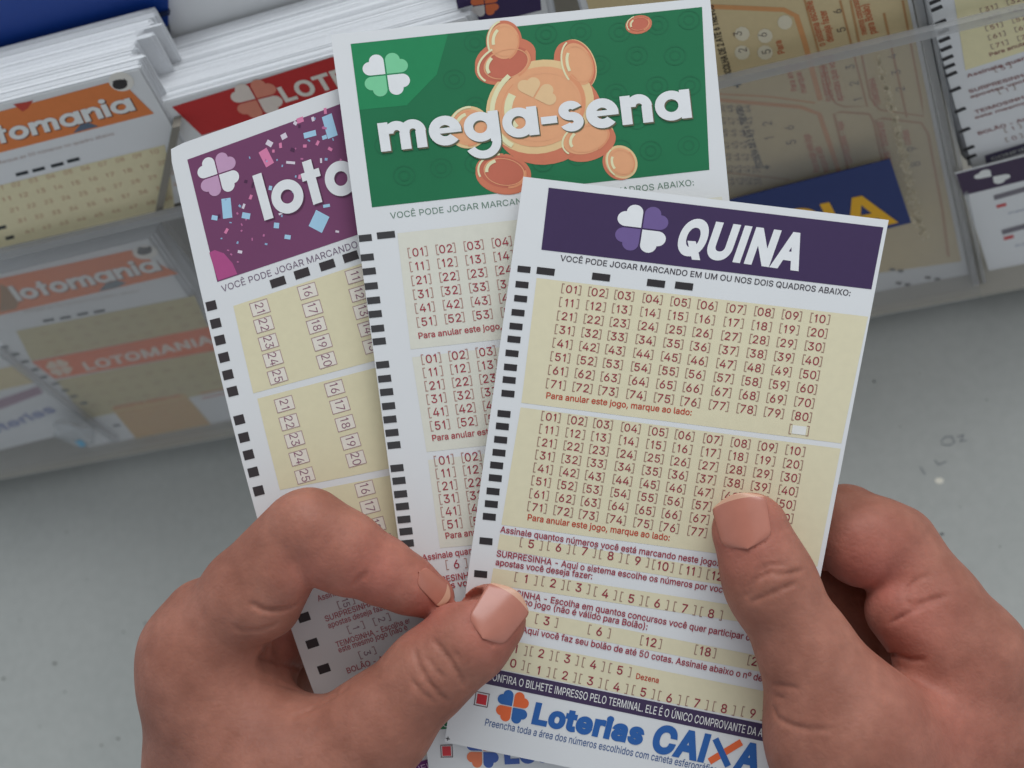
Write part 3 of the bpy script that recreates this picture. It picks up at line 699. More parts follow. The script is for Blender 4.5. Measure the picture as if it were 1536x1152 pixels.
# ------------------------------------------------------------------ the three slips in the hands
def quina():
    p = held([(0, (785, 265), (1333, 330), .8), (.5, (726.5, 686), (1249.5, 766), -1.8), (1, (667, 1113), (1164, 1215), 1.0)], 300)
    s = p.sheet('lottery_slip', 24, 40, 0.13)
    tag(s, 'white number slip with a plain dark purple header, frontmost of the three held slips', 'slip', 'slips held in the hands')
    L = Layer(p, .04); L.quad((805, 417), (1302, 475), (1262, 665), (782, 604), n=14); L.quad((781, 611), (1261, 673), (1226, 850), (752, 787), n=14)
    L.quad((750, 801), (1220, 876), (1216, 898), (746, 824)); L.quad((740, 852), (1212, 925), (1207, 947), (736, 876))
    L.quad((728, 903), (1200, 996), (1195, 1018), (723, 927)); L.quad((727, 953), (1193, 1046), (1183, 1090), (721, 998))
    L.build('yellow_background', ink(YEL), s)
    L = Layer(p, .06); L.quad((823, 281.5), (1325, 341), (1307, 434), (812, 374.5), n=12); L.build('header_panel', ink((57, 43, 80)), s)
    L = Layer(p, .10); L.text('QUINA', (1011, 377), (1199, 403), 53, 0.042, 0.14); L.build('header_lettering', ink((216, 219, 224)), s)
    d = (1, .119)
    L = Layer(p, .10); L.petal((962.5, 343), d, 37, ['UL', 'LR'], .05); L.build('clover_emblem', ink((214, 218, 222)), s)
    L = Layer(p, .10); L.petal((962.5, 343), d, 37, ['UR', 'LL'], .05); L.build('clover_tint', ink((100, 84, 138)), s)
    L = Layer(p, .06); L.text('VOCÊ PODE JOGAR MARCANDO EM UM OU NOS DOIS QUADROS ABAIXO:', (840, 391), (1275, 444), 9.3, 0.008); L.build('instruction_line', ink((60, 56, 66)), s)
    fr = [0, .108, .213, .327, .439, .547, .663, .776, .887, 1]
    L = Layer(p, .10); B = Layer(p, .10)
    lab = lambda r, c: '%02d' % (10 * r + c + 1)
    number_grid(L, B, (857, 434), (1230, 478), (834, 576.5), 10, 8, fr, lab, sub=(1202.6, 624.5))
    number_grid(L, B, (826.5, 625.4), (1193, 676), (805.8, 761), 10, 8, fr, lab, sub=(1168, 816), w=20, h=12)
    B.bracket((1198.5, 645), d, 30, 16)
    def row(cells, dd, wide=34):
        for t, q in cells: L.textc(t, q, dd, 12.5, bold=.008); B.bracket(q, dd, wide if len(t) == 1 else 32, 15)
    row([('5', (797, 815.6)), ('6', (838, 821)), ('7', (877, 826.5)), ('8', (916, 833.6)), ('9', (956.6, 841)), ('10', (994.5, 849)), ('11', (1035.5, 856)), ('12', (1076, 864))], (1, .17))
    row([('1', (789, 868)), ('2', (829.6, 874.6)), ('3', (868, 881)), ('4', (908, 890)), ('5', (947, 897.6)), ('6', (986, 904.7)), ('7', (1027, 912.5)), ('8', (1066.7, 920.3))], (1, .19))
    row([('3', (820, 931)), ('6', (899, 947)), ('12', (976.5, 963)), ('18', (1058, 977)), ('24', (1137.5, 993))], (1, .2))
    row([('1', (774, 973)), ('2', (812, 980)), ('3', (851, 987.7)), ('4', (890, 996.5)), ('5', (930, 1005))], (1, .21))
    row([('0', (770, 994.7)), ('1', (808, 1005)), ('2', (847.5, 1013)), ('3', (885.4, 1021)), ('4', (925, 1030)), ('5', (965, 1038)), ('6', (1004, 1046.7)), ('7', (1045.4, 1054.5)), ('8', (1086, 1062.6)), ('9', (1129, 1070))], (1, .21))
    L.build('number_grid', ink(CRIM), s); B.build('bracket_print', ink(BRK), s)
    L = Layer(p, .12); L.bar((1198.5, 645), d, 21, 13); L.build('blank_cell', ink((206, 208, 212)), s)
    L = Layer(p, .10)
    L.text('Para anular este jogo, marque ao lado:', (819, 597), (1037, 623), 9.3, 0.012); L.text('Para anular este jogo, marque ao lado:', (791, 780), (1004, 811), 9.3, 0.012)
    L.text('Dezena', (953.6, 1017.6), (987.4, 1024.5), 8, 0.012); L.build('orange_print', ink((166, 60, 44)), s)
    L = Layer(p, .12)
    for t, a, b, c in (('Assinale quantos números você está marcando neste jogo:', (750, 798), (1077, 849), 9.3), ('SURPRESINHA - Aqui o sistema escolhe os números por você', (744.5, 834), (1090, 890), 9.3),
                       ('apostas você deseja fazer:', (743, 847), (888, 868.5), 9.3), ('TEIMOSINHA - Escolha em quantos concursos você quer participar com', (736, 887), (1141, 964), 9.3),
                       ('este mesmo jogo (não é válido para Bolão):', (731, 896), (970.5, 944.4), 9.3), ('BOLÃO - Aqui você faz seu bolão de até 50 cotas. Assinale abaixo o nº de cotas', (728, 937), (1176, 1029), 9.3)):
        L.text(t, a, b, c, 0.012)
    L.text('Unidade', (1147, 1079), (1185, 1087), 8, 0.01); L.build('crimson_print', ink((140, 48, 66)), s)
    L = Layer(p, .06); L.quad((724, 1000), (1190, 1095), (1184, 1120), (716, 1023), n=10); L.build('footer_band', ink((58, 46, 78)), s)
    L = Layer(p, .10); L.text('CONFIRA O BILHETE IMPRESSO PELO TERMINAL. ELE É O ÚNICO COMPROVANTE DA APOSTA', (731, 1019), (1176, 1112), 11.5, 0.004); L.build('band_lettering', ink((208, 208, 214)), s)
    d2 = (1, .2)
    L = Layer(p, .06); L.boxline((722.6, 1049), d2, 20, 20, 1.2); L.build('square_outline', ink((80, 60, 66)), s)
    L = Layer(p, .07); L.bar((722.6, 1049), d2, 15, 15); L.build('red_square', ink((178, 44, 54)), s)
    L = Layer(p, .08); L.petal((768.7, 1060), d2, 23, ['UL', 'LR'], .05); L.build('clover_emblem', ink((44, 92, 160)), s)
    L = Layer(p, .08); L.petal((768.7, 1060), d2, 23, ['UR', 'LL'], .05); L.build('clover_tint', ink((220, 96, 56)), s)
    L = Layer(p, .08); L.text('Loterias', (797, 1083), (963, 1116), 28, 0.05, 0.08); L.text('CAI', (975, 1124), (1056, 1141), 36, 0.045, 0.10); L.text('A', (1099, 1150), (1137, 1158), 36, 0.045, 0.10); L.build('logo_lettering', ink((40, 88, 158)), s)
    L = Layer(p, .08); L.stroke([(1064, 1142), (1112, 1113)], 10); L.build('logo_orange_stroke', ink((220, 96, 56)), s)
    L = Layer(p, .10); L.stroke([(1073, 1108), (1092, 1149)], 10); L.build('logo_blue_stroke', ink((40, 88, 158)), s)
    L = Layer(p, .06); L.text('Preencha toda a área dos números escolhidos com caneta esferográfica', (727, 1088), (1074, 1160), 10.5, 0.006, 0.05); L.build('small_print', ink((62, 86, 136)), s)
    L = Layer(p, .06); L.textc('+', (672, 1107), d2, 9, bold=.01); L.build('register_cross', ink(BLK), s)
    L = Layer(p, .06)
    for q in ((786, 404), (783, 427), (781, 448), (777, 469), (774, 489.6), (771, 509), (768, 530), (765.7, 551), (763.8, 570), (762, 590.4), (756, 620.7), (753.6, 639.5), (751, 659.6), (748.5, 679), (745, 698), (743, 717), (739.6, 737), (737, 756), (734, 775), (729, 811.6), (721, 861)): L.bar(q, (1, .1), 19.5, 10.5)
    for q in ((818.5, 407), (901.6, 415.6), (984, 425), (1026, 429)): L.bar(q, d, 27, 11.5)
    L.build('timing_track', ink((46, 44, 48)), s)
    return p
QP = quina()

def mega():
    p = held([(0, (496, 52), (1065, -4), 1.6), (.5, (572, 616), (1119, 563), -1.0), (1, (648, 1190), (1172, 1140), .6)], 304.7)
    s = p.sheet('lottery_slip', 24, 40, 0.13)
    tag(s, 'white number slip with gold coins on a green header, middle of the three held slips', 'slip', 'slips held in the hands')
    d = (1, -.105)
    L = Layer(p, .05); L.quad((526, 66), (1053, 10.5), (1064, 254.7), (558, 311), n=14); L.build('header_panel', mat('green_print', alb((32, 104, 72)), .5, .22, 28.0), s)
    L = Layer(p, .07); L.pxpoly([(526.5, 66.5), (672, 51), (655, 112), (610, 158), (539, 165)]); L.build('header_corner', ink((34, 122, 82)), s)
    L = Layer(p, .075)
    rr = random.Random(2)
    for j in range(5):
        for i in range(10):
            x = 548 + i * 54 + (27 if j % 2 else 0) + rr.uniform(-7, 7); y = 84 + j * 46 - (x - 540) * .105 + rr.uniform(-5, 5)
            if x > 1040 or x < 572 or (x < 665 and y < 185) or y < 40 - (x - 760) * .08 or y > 283 - (x - 560) * .105: continue
            L.ellipse((x, y), d, 17, 16, 22, 0.88); L.ellipse((x, y), d, 9, 9, 16, 0.7)
    L.build('coin_pattern', ink((31, 98, 69)), s)
    RIM = Layer(p, .09); FACE = Layer(p, .13); RED = Layer(p, .085); RL = Layer(p, .17); HL = Layer(p, .185); SHD = Layer(p, .155)
    def coin(x, y, rx, ry, ang, tx, ty, red=False):
        dd = (math.cos(math.radians(ang)), math.sin(math.radians(ang)))
        for t in range(1, 6): RED.ellipse((x + tx * t / 5, y + ty * t / 5), dd, rx, ry)
        (RED if red else RIM).ellipse((x, y), dd, rx, ry)
        if red: FACE_R.ellipse((x, y), dd, rx * .86, ry * .84)
        else: FACE.ellipse((x, y), dd, rx * .85, ry * .85)
        RL.ellipse((x + rx * .03, y), dd, rx * .74, ry * .74, 30, .95)
        cs, sn = dd
        for lay, a0, a1, rr_, wd_ in ((HL, 150, 255, .90, .10), (HL, 165, 235, .60, .16), (SHD, -20, 70, .80, .11), (SHD, 175, 250, .70, .05)):
            pts = []
            for t in np.radians(np.linspace(a0, a1, 14)):
                u, v = rx * rr_ * math.cos(t), ry * rr_ * math.sin(t); pts.append((x + u * cs - v * sn, y + u * sn + v * cs))
            lay.stroke(pts, max(1.0, wd_ * min(rx, ry)))
    FACE_R = Layer(p, .12)
    coin(756, 62, 27, 34, 0, 0, 0); coin(867, 96, 26, 41, -18, -8, 3); coin(758, 96, 47, 31, -20, 0, -8, True); coin(958, 36, 20, 14, -12, 0, 2, True)
    coin(880, 208, 42, 27, -20, 3, 7); coin(932, 243, 23, 27, -28, -4, 2); coin(703, 191, 31, 34, 20, 0, 0); coin(755, 258, 42, 29, 10, 0, 6, True)
    coin(810, 160, 82, 72, -28, 12, 16)
    HL.build('coin_sheen_artwork', ink((238, 204, 172)), s); SHD.build('coin_tint_artwork', ink((200, 138, 106)), s)
    RED.build('coin_edge_artwork', ink((186, 112, 90)), s); FACE_R.build('red_coin_artwork', ink((176, 100, 84)), s); RIM.build('coin_rim_artwork', ink((226, 178, 138)), s); FACE.build('coin_face_artwork', ink((214, 152, 118)), s); RL.build('coin_relief', ink((207, 152, 119)), s)
    L = Layer(p, .20); L.petal((800, 148), (1, .5), 30, ['UL', 'UR']); L.build('coin_emblem', ink((226, 176, 140)), s)
    L = Layer(p, .22); geo_text(L, 'mega-sena', (572, 228), (1038, 176.5), 45, .33, off=(1.6, 2.4)); L.build('lettering_backing', ink((92, 92, 74)), s)
    L = Layer(p, .29); geo_text(L, 'mega-sena', (572, 228), (1038, 176.5), 45, .33); L.build('header_lettering', ink((222, 224, 226)), s)
    L = Layer(p, .10); L.petal((579.5, 112), d, 33, ['UL', 'LR'], .05); L.build('clover_emblem', ink((216, 222, 220)), s)
    L = Layer(p, .10); L.petal((579.5, 112), d, 33, ['UR', 'LL'], .05); L.build('clover_tint', ink((112, 186, 148)), s)
    L = Layer(p, .06); L.text('VOCÊ PODE JOGAR MARCAN', (586, 328), (783, 306), 9.5); L.text('DO EM UM, DOIS OU TRÊS', (785, 306), (900, 293), 9.5); L.text('QUADROS ABAIXO:', (914, 292), (1041, 278), 9.5); L.build('instruction_line', ink((96, 122, 112)), s)
    L = Layer(p, .04); L.quad((596, 350), (1083, 295), (1100, 470), (616, 524)); L.quad((618, 536), (1101, 480), (1118, 625), (640, 678)); L.quad((642, 690), (1119, 637), (1130, 780), (660, 822)); L.build('pale_background', ink((197, 199, 194)), s)
    L = Layer(p, .10); B = Layer(p, .10); lab = lambda r, c: '%02d' % (10 * r + c + 1)
    def g(a, dx, b): number_grid(L, B, a, (a[0] + 9 * dx[0], a[1] + 9 * dx[1]), b, 10, 6, None, lab, w=20.5, h=12.5)
    g((626.6, 378), (42, -5), (640, 482)); g((646.7, 537.7), (41, -5.2), (660, 637.6)); g((666, 690), (41, -5), (678.6, 785.7))
    L.textc('6', (684.7, 845.7), (1, -.1), 12.5, bold=.006); B.bracket((684.7, 845.7), (1, -.1), 32, 15)
    L.build('number_grid', ink((144, 52, 68)), s); B.build('bracket_print', ink((158, 126, 122)), s)
    L = Layer(p, .12)
    for t, a, b in (('Para anular este jogo, marque ao lado:', (628.5, 508), (850, 481)), ('Para anular este jogo, marque ao lado:', (649, 661.5), (866, 635)), ('Para anular este jogo, marque ao lado:', (669, 808), (880, 782)),
                    ('Assinale quantos números', (634, 841), (777, 820)), ('SURPRESINHA - Aqui o', (632, 879), (760, 857)), ('apostas você deseja', (636, 889), (760, 868))): L.text(t, a, b, 9, 0.012)
    L.build('crimson_print', ink((154, 66, 76)), s)
    L = Layer(p, .06)
    for q in ((548, 357), (551, 386), (554, 407), (557, 429), (560.5, 450.5), (563, 471), (566.6, 492.7), (569, 512), (574, 547), (577, 568), (580, 588), (583, 609), (585, 629), (588, 649), (591, 667.6), (595.6, 702), (598.5, 721), (601, 741), (603.6, 759.5), (606, 779), (609, 797), (611, 815)): L.bar(q, (1, -.1), 19.5, 10.5)
    L.bar((579, 352.5), (1, -.1), 27, 10.5); L.build('timing_track', ink((58, 58, 62)), s)
    L = Layer(p, .06); L.quad((648, 1080), (1100, 1035), (1103, 1052), (650, 1095)); L.build('footer_band', ink((36, 112, 74)), s)
    L = Layer(p, .10); L.text('CONFIRA O BILHETE', (655, 1092), (790, 1077), 10); L.build('band_lettering', ink(WHT), s)
    L = Layer(p, .06); L.boxline((670, 1126.5), (1, -.02), 17, 18, 1.2); L.build('square_outline', ink((80, 60, 66)), s)
    L = Layer(p, .07); L.bar((670, 1126.5), (1, -.02), 13, 14); L.build('red_square', ink((186, 56, 66)), s)
    L = Layer(p, .08); L.petal((724, 1127), (1, 0.02), 23, ['UL', 'LR']); L.text('Loterias', (757, 1144), (920, 1136), 26, .05); L.build('logo_lettering', ink((66, 92, 162)), s)
    L = Layer(p, .08); L.petal((724, 1127), (1, 0.02), 23, ['UR', 'LL']); L.build('clover_tint', ink((222, 116, 86)), s)
    return p
MP = mega()

def loto():
    rows = [(0, (253, 222), (790, 34)), (.52, (385, 774), (925, 630)), (.70, (443, 962), (975, 796)), (1, (560, 1240), (1075, 1070))]
    p = held(rows, 309)
    s = p.sheet('lottery_slip', 24, 48, 0.13, round_mm=1.6)
    tag(s, 'white number slip with confetti on a plum purple header, rearmost of the three held slips', 'slip', 'slips held in the hands')
    d = (1, -.337)
    L = Layer(p, .05); L.quad((281, 239.5), (761, 62), (796, 262), (326, 423), n=16); L.build('header_panel', mat('plum_print', alb((106, 62, 98)), .5, .14, 30.0), s)
    L = Layer(p, .07); L.pxpoly([(314, 379), (322, 375), (336, 380), (349, 395), (356, 411), (327, 421)]); L.build('magenta_corner', ink((158, 74, 128)), s)
    z = lambda x, y: (240 + x / 3.29, 130 + y / 3.29)
    def conf(name, items, c, h):
        L = Layer(p, h)
        for x, y, w, hh, a in items: L.bar(z(x, y), (math.cos(math.radians(a)), math.sin(math.radians(a))), w / 3.29, hh / 3.29)
        L.build(name, ink(c), s)
    rc = random.Random(9)
    def tiny(n): return [(rc.uniform(190, 1500), 0, 0, 0, 0) for _ in range(0)] + [(300 + 600 * t_ + 0, 880 - 720 * t_ + rc.gauss(0, 150), rc.uniform(7, 15), rc.uniform(6, 13), rc.uniform(0, 90)) for t_ in [rc.random() for _ in range(n)]]
    def inside(L_): return [q for q in L_ if 160 + (q[1] - 360) * .25 + 20 < q[0] < 900 and 360 - (q[0] - 135) * .365 + 25 < q[1] < 940 - (q[0] - 280) * .34]
    conf('small_blue_confetti', inside(tiny(22)), (130, 160, 196), .078)
    conf('small_pink_confetti', inside(tiny(26)), (172, 104, 150), .079)
    conf('blue_confetti', [(330, 600, 46, 96, -8), (785, 665, 74, 84, 28), (425, 637, 40, 28, 10), (575, 685, 26, 26, 5), (630, 742, 30, 20, 8), (270, 647, 30, 22, 10), (838, 195, 52, 104, -22), (740, 235, 62, 26, -15), (812, 250, 24, 18, -20), (822, 588, 34, 14, -10), (545, 500, 16, 20, 10)], (148, 186, 216), .075)
    conf('pale_confetti', [(540, 280, 32, 24, 30), (612, 245, 30, 26, -30), (645, 375, 44, 12, 5), (395, 815, 22, 14, 10), (413, 590, 12, 24, 20), (795, 365, 10, 22, -5), (755, 160, 14, 20, -20), (668, 180, 18, 16, 30), (875, 715, 18, 10, 10), (600, 625, 30, 10, -20), (765, 580, 18, 8, 0)], (196, 190, 208), .08)
    conf('pink_confetti', [(525, 350, 46, 84, -32), (692, 165, 34, 24, -20), (328, 712, 14, 26, 30), (595, 290, 14, 24, -10), (840, 308, 22, 14, 30), (715, 293, 18, 14, 0), (778, 278, 14, 22, 30), (560, 318, 12, 14, 0), (448, 545, 14, 22, 20), (816, 120, 14, 26, -10), (690, 445, 14, 20, 10)], (196, 118, 160), .08)
    conf('dark_confetti', [(655, 312, 22, 16, 20), (424, 468, 16, 14, 10), (458, 485, 10, 26, 10), (292, 640, 14, 18, 0), (688, 195, 12, 14, 0)], (74, 44, 74), .085)
    L = Layer(p, .10); geo_text(L, 'loto', (397, 331), (541, 284), 46, .31, off=(2, 3)); L.build('lettering_backing', ink((78, 44, 72)), s)
    L = Layer(p, .17); geo_text(L, 'loto', (397, 331), (541, 284), 46, .31); L.build('header_lettering', ink((218, 216, 220)), s)
    L = Layer(p, .10); L.petal((327.5, 261.5), d, 29, ['UL', 'LR'], .05); L.build('clover_emblem', ink((218, 214, 220)), s)
    L = Layer(p, .10); L.petal((327.5, 261.5), d, 29, ['UR', 'LL'], .05); L.build('clover_tint', ink((176, 142, 178)), s)
    L = Layer(p, .06); L.text('VOCÊ PODE JOGAR MARCANDO EM', (334, 438), (560, 363), 9.5); L.build('instruction_line', ink((110, 96, 118)), s)
    L = Layer(p, .04); L.quad((350, 459), (760, 322), (790, 480), (380, 590)); L.quad((386, 598), (792, 492), (840, 650), (420, 735)); L.quad((424, 744), (842, 662), (880, 770), (462, 868)); L.quad((595, 1120), (700, 1090), (705, 1120), (606, 1140)); L.build('yellow_background', ink((198, 194, 170)), s)
    CELL = Layer(p, .07); BX = Layer(p, .10); NM = Layer(p, .10)
    def cell(t, q, dd):
        CELL.bar(q, dd, 27, 20); BX.boxline(q, dd, 27, 20, .9); NM.textc(t, q, (-dd[1], dd[0]), 13, .9)
    for names, pts, dd in ((range(21, 26), ((390, 461.5), (396, 486.7), (403, 513), (409.7, 538), (416.5, 564)), (1, -.30)), (range(16, 21), ((461.6, 436.6), (469, 462.6), (475, 488), (483, 513.4), (490, 540)), (1, -.30)),
                           (range(11, 16), ((533, 413), (539, 440), (545, 466), (552, 492), (559, 518)), (1, -.30)), (range(21, 26), ((427, 606), (434, 633), (442, 659), (449, 686), (457.5, 713)), (1, -.28)),
                           (range(16, 21), ((502, 582), (510, 608), (518, 634.5), (526, 662), (534, 688)), (1, -.28)), (range(16, 21), ((547.6, 732.8), (555, 759.5), (563.7, 787), (575, 813), (584, 840)), (1, -.26))):
        for t, q in zip(names, pts): cell(str(t), q, dd)
    CELL.build('pale_cell_print', ink((208, 202, 198)), s)
    for t, q in (('[15]', (519, 904)), ('[1]', (534, 941)), ('[2]', (572.7, 929)), ('[3]', (551, 979))): NM.textc(t[1:-1], q, (.36, 1), 10); BX.bracket(q, (1, -.36), 26, 13)
    NM.build('number_grid', ink((128, 92, 112)), s); BX.build('cell_outline_print', ink((150, 122, 132)), s)
    L = Layer(p, .10)
    for t, a, b in (('Assinale quantos', (477.5, 902), (553, 877)), ('SURPRESINHA - Aqui o', (489, 932.4), (604, 893)), ('apostas deseja fazer:', (493.4, 942.5), (586, 911)), ('TEIMOSINHA - Escolha em', (505.5, 971), (621, 932)), ('este mesmo jogo (não é', (509, 979), (612, 944)), ('BOLÃO - Aqui você', (522, 1010), (618, 976))): L.text(t, a, b, 8.5, 0.012)
    L.build('crimson_print', ink((158, 90, 102)), s)
    L = Layer(p, .06)
    for q in ((317, 458.5), (323.7, 485), (330, 510), (336, 536), (342, 562), (349, 587), (359, 629.6), (366, 656), (373, 682), (380, 708), (388, 736)): L.bar(q, (1, -.25), 15.5, 13.5)
    for q in ((456, 926), (468.5, 965), (486, 1003)): L.bar(q, (1, -.33), 18, 13)
    for q in ((417, 423), (453, 410), (491, 397.5), (526, 385)): L.bar(q, (1, -.33), 23, 12.5)
    L.build('timing_track', ink((54, 50, 54)), s)
    L = Layer(p, .06); L.quad((596, 1152), (760, 1104), (766, 1126), (606, 1176)); L.build('footer_band', ink((100, 40, 110)), s)
    L = Layer(p, .10); L.text('CONFIRA O BILHETE', (602, 1166), (740, 1124), 10); L.build('band_lettering', ink((200, 170, 206)), s)
    return p
LP = loto()

# ------------------------------------------------------------------ hands
def J(x, y, d, r):                            # joint: pixel, distance, radius in pixels
    return ray(x, y) * d, r * d / F
def roundcone(P, a, b, ra, rb):
    ba = b - a; L2 = ba.dot(ba); rr = ra - rb; a2 = L2 - rr * rr; il2 = 1.0 / L2
    pa = P - a; y = pa @ ba.astype(np.float32); z = y - L2
    w = pa * np.float32(L2) - y[..., None] * ba.astype(np.float32)
    x2 = np.einsum('...i,...i->...', w, w); y2 = y * y * L2; z2 = z * z * L2
    k = np.sign(rr) * rr * rr * x2
    d1 = np.sqrt(x2 + z2) * il2 - rb; d2 = np.sqrt(x2 + y2) * il2 - ra
    d3 = (np.sqrt(np.maximum(x2 * a2 * il2, 0)) + y * rr) * il2 - ra
    return np.where(np.sign(z) * a2 * z2 > k, d1, np.where(np.sign(y) * a2 * y2 < k, d2, d3))
def smin(a, b, k):
    h = np.maximum(k - np.abs(a - b), 0) / k
    return np.minimum(a, b) - h * h * k * 0.25
def smax(a, b, k): return -smin(-a, -b, k)

class Hand:
    def __init__(s, lo, hi, step):
        s.lo = np.asarray(lo, float); s.step = step
        s.n = np.ceil((np.asarray(hi) - s.lo) / step).astype(int) + 1
        s.ax = [(s.lo[i] + np.arange(s.n[i]) * step).astype(np.float32) for i in range(3)]
        s.groups = {}
    def field(s): return np.full(tuple(s.n), 25.0, np.float32)
    def window(s, lo, hi):
        i0 = np.clip(np.floor((lo - s.lo) / s.step).astype(int), 0, s.n); i1 = np.clip(np.ceil((hi - s.lo) / s.step).astype(int) + 1, 0, s.n)
        return tuple(slice(a, b) for a, b in zip(i0, i1))
    def pts(s, w):
        g = np.meshgrid(s.ax[0][w[0]], s.ax[1][w[1]], s.ax[2][w[2]], indexing='ij'); return np.stack(g, -1)
    def cone(s, fld, A, B, k):
        (a, ra), (b, rb) = A, B; m = 12.0
        w = s.window(np.minimum(a - ra, b - rb) - m, np.maximum(a + ra, b + rb) + m)
        if any(x.stop <= x.start for x in w): return
        d = roundcone(s.pts(w), a, b, ra, rb).astype(np.float32); fld[w] = smin(fld[w], d, k)
    def chain(s, js, k=2.0):
        f = s.field()
        for A, B in zip(js, js[1:]): s.cone(f, A, B, k)
        return f
    def sample(s, P):
        q = (np.asarray(P) - s.lo) / s.step; q = np.clip(q, 0, s.n - 1.001); i = np.floor(q).astype(int); t = q - i; out = 0
        for dx in (0, 1):
            for dy in (0, 1):
                for dz in (0, 1):
                    wgt = (t[:, 0] if dx else 1 - t[:, 0]) * (t[:, 1] if dy else 1 - t[:, 1]) * (t[:, 2] if dz else 1 - t[:, 2])
                    out = out + wgt * s.F[i[:, 0] + dx, i[:, 1] + dy, i[:, 2] + dz]
        return out
    def hit(s, O, D, t0, t1):                 # first crossing along rays O + t D
        O = np.asarray(O, float); D = np.asarray(D, float); t = np.full(len(O), float(t0))
        for _ in range(160):
            t = np.minimum(t + np.maximum(s.sample(O + D * t[:, None]) * 0.7, 0.0), t1)
        return O + D * t[:, None], t < t1 - 1e-3
    def seen(s, px):
        D = np.array([unit(ray(*p)) for p in px]); P, ok = s.hit(np.zeros_like(D), D, 250, 420); return P, ok
    def crease(s, px, r=0.8, sink=0.25, k=0.7):
        r, sink = r * .55, sink * .72
        P, ok = s.seen(px)
        fine = []
        for a, b in zip(P[:-1], P[1:]):
            for t in np.linspace(0, 1, 4)[:-1]: fine.append(a * (1 - t) + b * t)
        fine.append(P[-1]); n = len(fine)
        for i, (a, b) in enumerate(zip(fine[:-1], fine[1:])):
            f = math.sin(math.pi * (i + 0.7) / n) ** 0.5; ra = r * (0.35 + 0.65 * f)
            up = -unit(a) * (ra - sink * 1.6 * f)
            m = 3.0; A, B = a + up, b + up
            if np.linalg.norm(B - A) > 9: continue
            w = s.window(np.minimum(A, B) - ra - m, np.maximum(A, B) + ra + m)
            if any(x.stop <= x.start for x in w): continue
            d = roundcone(s.pts(w), A, B + 1e-4, ra, ra * 0.999).astype(np.float32); s.F[w] = smax(s.F[w], -d, k)
    def bump(s, px, r, amt, width=4.0):       # fleshy pad (amt>0) or hollow (amt<0) where the photo pixel meets the skin
        P, ok = s.seen([px]); c = P[0]; w = s.window(c - r - 2, c + r + 2); d = np.linalg.norm(s.pts(w) - c.astype(np.float32), axis=-1)
        s.F[w] -= (amt * np.clip(1 - (d / r) ** 2, 0, 1) ** 2).astype(np.float32)
    def mesh(s):
        Fd = s.F; ins = Fd < 0; nx, ny, nz = Fd.shape
        c = [ins[a:nx - 1 + a, b:ny - 1 + b, e:nz - 1 + e] for a in (0, 1) for b in (0, 1) for e in (0, 1)]
        tot = sum(x.astype(np.int8) for x in c); act = (tot > 0) & (tot < 8)
        idx = -np.ones(act.shape, np.int64); cells = np.argwhere(act); idx[act] = np.arange(len(cells))
        acc = np.zeros((len(cells), 3)); cnt = np.zeros(len(cells)); corners = [(a, b, e) for a in (0, 1) for b in (0, 1) for e in (0, 1)]
        val = {q: Fd[cells[:, 0] + q[0], cells[:, 1] + q[1], cells[:, 2] + q[2]] for q in corners}
        for p in corners:
            for a in range(3):
                if p[a]: continue
                q = list(p); q[a] = 1; q = tuple(q); f0, f1 = val[p], val[q]; m = (f0 < 0) != (f1 < 0)
                t = np.where(m, f0 / np.where(m, f0 - f1, 1), 0); pt = np.array(p, float)[None] + 0 * acc; pt[:, a] += t
                acc[m] += pt[m]; cnt[m] += 1
        V = s.lo + (cells + acc / cnt[:, None]) * s.step; faces = []
        for a in range(3):
            b, e = (a + 1) % 3, (a + 2) % 3
            sl0 = [slice(None)] * 3; sl1 = [slice(None)] * 3; sl0[a] = slice(0, -1); sl1[a] = slice(1, None)
            A, B = ins[tuple(sl0)], ins[tuple(sl1)]; m = A != B; pos = np.argwhere(m); sg = A[m]
            ok = np.all((pos[:, [b, e]] >= 1), axis=1) & (pos[:, b] < idx.shape[b]) & (pos[:, e] < idx.shape[e]) & (pos[:, a] < idx.shape[a]); pos = pos[ok]; sg = sg[ok]
            def at(db, de):
                q = pos.copy(); q[:, b] += db; q[:, e] += de; return idx[q[:, 0], q[:, 1], q[:, 2]]
            Q = np.stack([at(-1, -1), at(0, -1), at(0, 0), at(-1, 0)], 1); Q = np.where(sg[:, None], Q, Q[:, ::-1]); faces.append(Q)
        Q = np.concatenate(faces); Q = Q[(Q >= 0).all(1)]
        # light smoothing of the grid steps
        ed = np.concatenate([Q[:, [0, 1]], Q[:, [1, 2]], Q[:, [2, 3]], Q[:, [3, 0]]])
        for f in (0.5, -0.52):
            sm = np.zeros_like(V); n = np.zeros(len(V))
            for k in range(3): sm[:, k] = np.bincount(ed[:, 0], V[ed[:, 1], k], len(V)) + np.bincount(ed[:, 1], V[ed[:, 0], k], len(V))
            n = np.bincount(ed[:, 0], None, len(V)) + np.bincount(ed[:, 1], None, len(V)); V = V + f * (sm / n[:, None] - V)
        return V, Q

